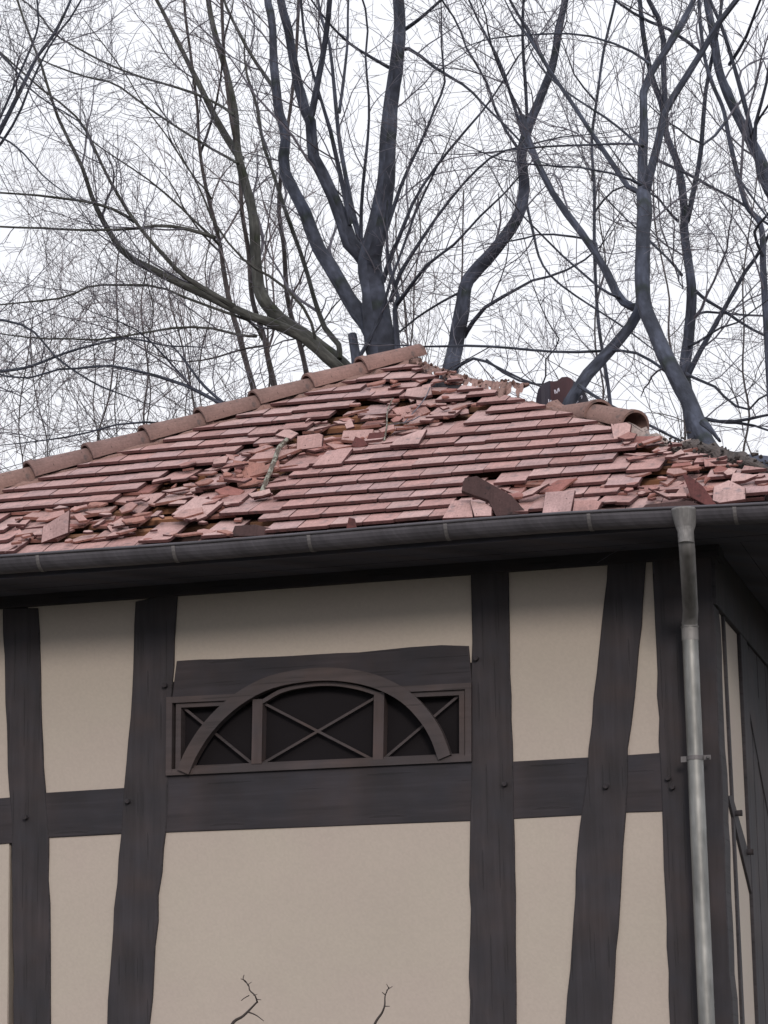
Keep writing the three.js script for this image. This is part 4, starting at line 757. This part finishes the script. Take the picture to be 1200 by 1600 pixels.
tracedTree('bare_tree', 'thin straight stem between the curved stem and the fallen trunk', GB, -6.5, barkDark, twigMat, [
  ['trunk', 6, 4, 0, .3, [[958, 680], [950, 600], [935, 500], [929, 378], [929, 297], [925, 217], [934, 147], [944, 77], [962, 0], [970, -40]]],
  ['branch', 4, 2, 0, .6, [[930, 330], [955, 300], [985, 290], [1010, 310]]],
  ['branch', 4, 2, 0, .6, [[933, 160], [900, 120], [885, 80]]],
], { dens: .17 });
tracedTree('bare_tree', 'slanting tree crossing the upper left picture corner', GB, -4.2, barkDark, twigMat, [
  ['trunk', 9, 4, 0, .3, [[-60, 320], [0, 203], [35, 133], [56, 91], [84, 52], [108, 4], [125, -40]]],
  ['branch', 5, 3, 0, .3, [[-40, 260], [0, 182], [28, 119], [52, 63], [60, 35], [55, -20]]],
  ['branch', 5, 3, 0, .5, [[-40, 270], [0, 225], [30, 175], [52, 120], [84, 60], [115, 20]]],
  ['branch', 4, 2, 0, 1, [[-30, 70], [0, 84], [28, 115], [49, 140], [80, 163], [122, 189], [140, 220]]],
  ['branch', 4, 2, 0, 1, [[-40, 200], [7, 217], [35, 238], [70, 277], [115, 310]]],
], { dens: .13, rx: -2 });
tracedTree('bare_tree', 'tree outside the left edge reaching low branches over the left hip', GB, -6.2, barkDark, twigMat, [
  ['trunk', 22, 14, 0, 0, [[-230, 760], [-220, 560], [-190, 360], [-160, 160]]],
  ['branch', 7, 3, 0, .8, [[-215, 600], [-100, 590], [0, 580], [45, 573], [105, 550], [157, 536], [200, 528], [260, 540]]],
  ['branch', 5, 3, 0, .7, [[-210, 540], [-60, 500], [40, 510], [90, 560], [150, 600]]],
], { dens: .13, up: .4 });
tracedTree('bare_tree', 'low limb tree with a bough arching just above the left hip', GB, -4.7, barkDark, twigMat, [
  ['trunk', 12, 7, 0, 0, [[420, 720], [395, 662], [364, 641]]],
  ['branch', 7, 3, 0, .6, [[364, 641], [325, 620], [287, 601], [217, 580], [168, 571], [129, 575], [84, 578], [50, 590], [0, 586]]],
  ['branch', 5, 3, 0, .5, [[370, 645], [330, 655], [280, 662], [200, 660], [120, 680]]],
  ['branch', 4, 2, 0, .7, [[300, 606], [260, 560], [220, 520], [180, 500]]],
], { dens: .15, up: .5 });
// saplings of the thicket and more distant trees, each its own
function wildTree(name, label, group, px, depth, h, w, topx, mat, tm, o = {}) {
  const z = depth, a = onZ(px, 740, z), b = onZ(topx, 740, z); a.y = 0; const lean = b.x - a.x, sc = 1 / 4500, dep = CAM.z - z;
  const g = thing(name, label, 'tree', group), n = 26, pts = [], rad = []; let ox = 0, oz = 0;
  for (let k = 0; k <= n; k++) { const f = k / n; ox += rr(-.11, .11) * (k > 0); oz += rr(-.11, .11) * (k > 0); pts.push(V3(a.x + lean * f + ox, h * f, a.z + oz)); rad.push(Math.max(.006, w * .5 * sc * dep * (1.1 - .8 * f))); }
  const c = new THREE.CatmullRomCurve3(pts), M = 78, Q = c.getPoints(M), rq = Q.map((_, k) => { const f = k / M * n, i = Math.min(n - 1, Math.floor(f)); return rad[i] + (rad[i + 1] - rad[i]) * (f - i); });
  mesh('trunk', new MB().tube(Q, rq, 7, true, .15).geo(), mat, g);
  const tw = new MB(); const nb = o.nb || 16;
  for (let k = 0; k < nb; k++) {
    const f = rr(o.f0 || .3, 1), i = Math.floor(f * M * .999), d = V3(rr(-1, 1), rr(.1, 1.1), rr(-1, 1)).normalize(), L = h * rr(.14, .26) * (1.25 - f * .6), m2 = 10, bp = [Q[i].clone()], br = [Math.max(.004, rq[i] * .5)], q = Q[i].clone(), dd = d.clone();
    for (let s = 1; s <= m2; s++) { dd.add(V3(rr(-.28, .28), rr(-.12, .22), rr(-.28, .28))).normalize(); q.addScaledVector(dd, L / m2); bp.push(q.clone()); br.push(Math.max(.003, br[0] * (1 - .8 * s / m2))); }
    if (!bp.some(inView)) continue;
    mesh('branch', new MB().tube(bp, br, 5, false).geo(), mat, g); addTwigs(tw, bp, br, (o.dens || .2) * 1.55, .3, o.lmax || 1.0);
  }
  if (tw.p.length) { const t = mesh('twigs', tw.geo(), tm, g); t.userData.kind = 'stuff'; }
}
const GT = 'thicket saplings left of the roof', GF = 'distant bare trees';
for (const [px, tx, z, h, w, l] of [[0, 30, -9, 9.3, 6, 'sapling at the left picture edge above the gutter'], [58, 70, -10, 9.6, 5, 'upright sapling second from the left edge'], [92, 60, -11, 10, 5, 'sapling leaning left in the left thicket'], [135, 150, -10.5, 9.2, 5, 'slim sapling in the middle of the left thicket'], [178, 235, -9.5, 9.8, 5, 'sapling leaning right above the left hip'], [215, 190, -11.5, 10, 5, 'sapling right of the leaning one above the left hip'], [290, 330, -10, 10.6, 5, 'tall thin sapling rightmost of the left thicket'], [250, 260, -12.5, 10.4, 5, 'faint sapling behind the left hip middle'], [30, -10, -12, 10.2, 5, 'faint sapling behind the left edge']])
  wildTree('sapling', l, GT, px, z, h, w, tx, barkBrown, twigBrown, { nb: 22, f0: .55, dens: .30, lmax: .75 });
for (const [px, tx, z, h, w, l] of [[340, 330, -15, 12, 8, 'distant tree behind the brown stems left of the peak'], [520, 540, -16, 13, 8, 'distant tree behind the forked tree'], [660, 700, -14, 12, 7, 'distant tree between the peak and the curved stem'], [800, 790, -16, 12.5, 8, 'distant tree right of the curved stem'], [900, 930, -14, 12, 7, 'distant tree behind the printed sheet'], [1010, 980, -17, 13, 8, 'distant tree behind the crossing limbs'], [1150, 1160, -14, 12, 7, 'distant tree right of the fallen trunk'], [1240, 1210, -16, 13, 8, 'distant tree behind the right picture edge'], [120, 140, -17, 13, 8, 'distant tree behind the left thicket'], [-40, -20, -15, 13, 8, 'distant tree outside the left edge'], [230, 250, -19, 14, 8, 'farthest tree behind the left hip'], [600, 590, -20, 14, 8, 'farthest tree straight behind the peak']])
  wildTree('distant_tree', l, GF, px, z, h, w, tx, barkBrown, twigBrown, { nb: 20, f0: .5, dens: .38, lmax: 1.2 });

// ---- shrub tips in front of the wall
{
  const s = thing('bare_shrub', 'bare shrub with two thorny twig tips showing before the large panel', 'shrub');
  const z = .9, mk = (pts, r0, r1) => { const c = new THREE.CatmullRomCurve3(pts); const q = c.getPoints(pts.length * 4); return mesh('stem', new MB().tube(q, q.map((_, k) => r0 + (r1 - r0) * k / (q.length - 1)), 7, true, .3).geo(), shrubMat, s); };
  const t = l => l.map(([x, y]) => onZ(x, y, z + rr(-.02, .02)));
  const root = V3(-.45, 0, z - .1);
  mk([root, V3(-.6, 1.4, z), ...t([[362, 1602], [380, 1588], [402, 1566]])], .012, .005);
  mk(t([[402, 1567], [398, 1556], [390, 1548], [388, 1540], [380, 1531], [381, 1524]]), .0048, .0022);
  mk(t([[388, 1541], [383, 1533], [376, 1530]]), .003, .002); mk(t([[389, 1556], [382, 1560], [377, 1564]]), .003, .002); mk(t([[400, 1562], [408, 1563]]), .003, .0018); mk(t([[388, 1582], [400, 1587], [412, 1596]]), .0045, .002); mk(t([[396, 1556], [402, 1554]]), .002, .0015); mk(t([[386, 1540], [393, 1535]]), .002, .0015);
  mk([root.clone().add(V3(.1, 0, 0)), V3(-.1, 1.4, z), ...t([[585, 1602], [597, 1583], [601, 1572], [602, 1556], [608, 1543]])], .009, .0022);
  mk(t([[601, 1573], [609, 1573]]), .003, .0018); mk(t([[602, 1555], [597, 1551]]), .003, .0018); mk(t([[604, 1548], [613, 1542]]), .0025, .0015); mk(t([[607, 1544], [604, 1538]]), .002, .0015);
}
console.log('tiles', nTiles, 'shards', nShard, 'twig segs', twigBudget);

const renderer = new THREE.WebGLRenderer({ antialias: true });
renderer.toneMapping = THREE.LinearToneMapping; renderer.toneMappingExposure = EXPOSURE;
renderer.shadowMap.enabled = true; renderer.setSize(768, 1024);
renderer.render(scene, camera);
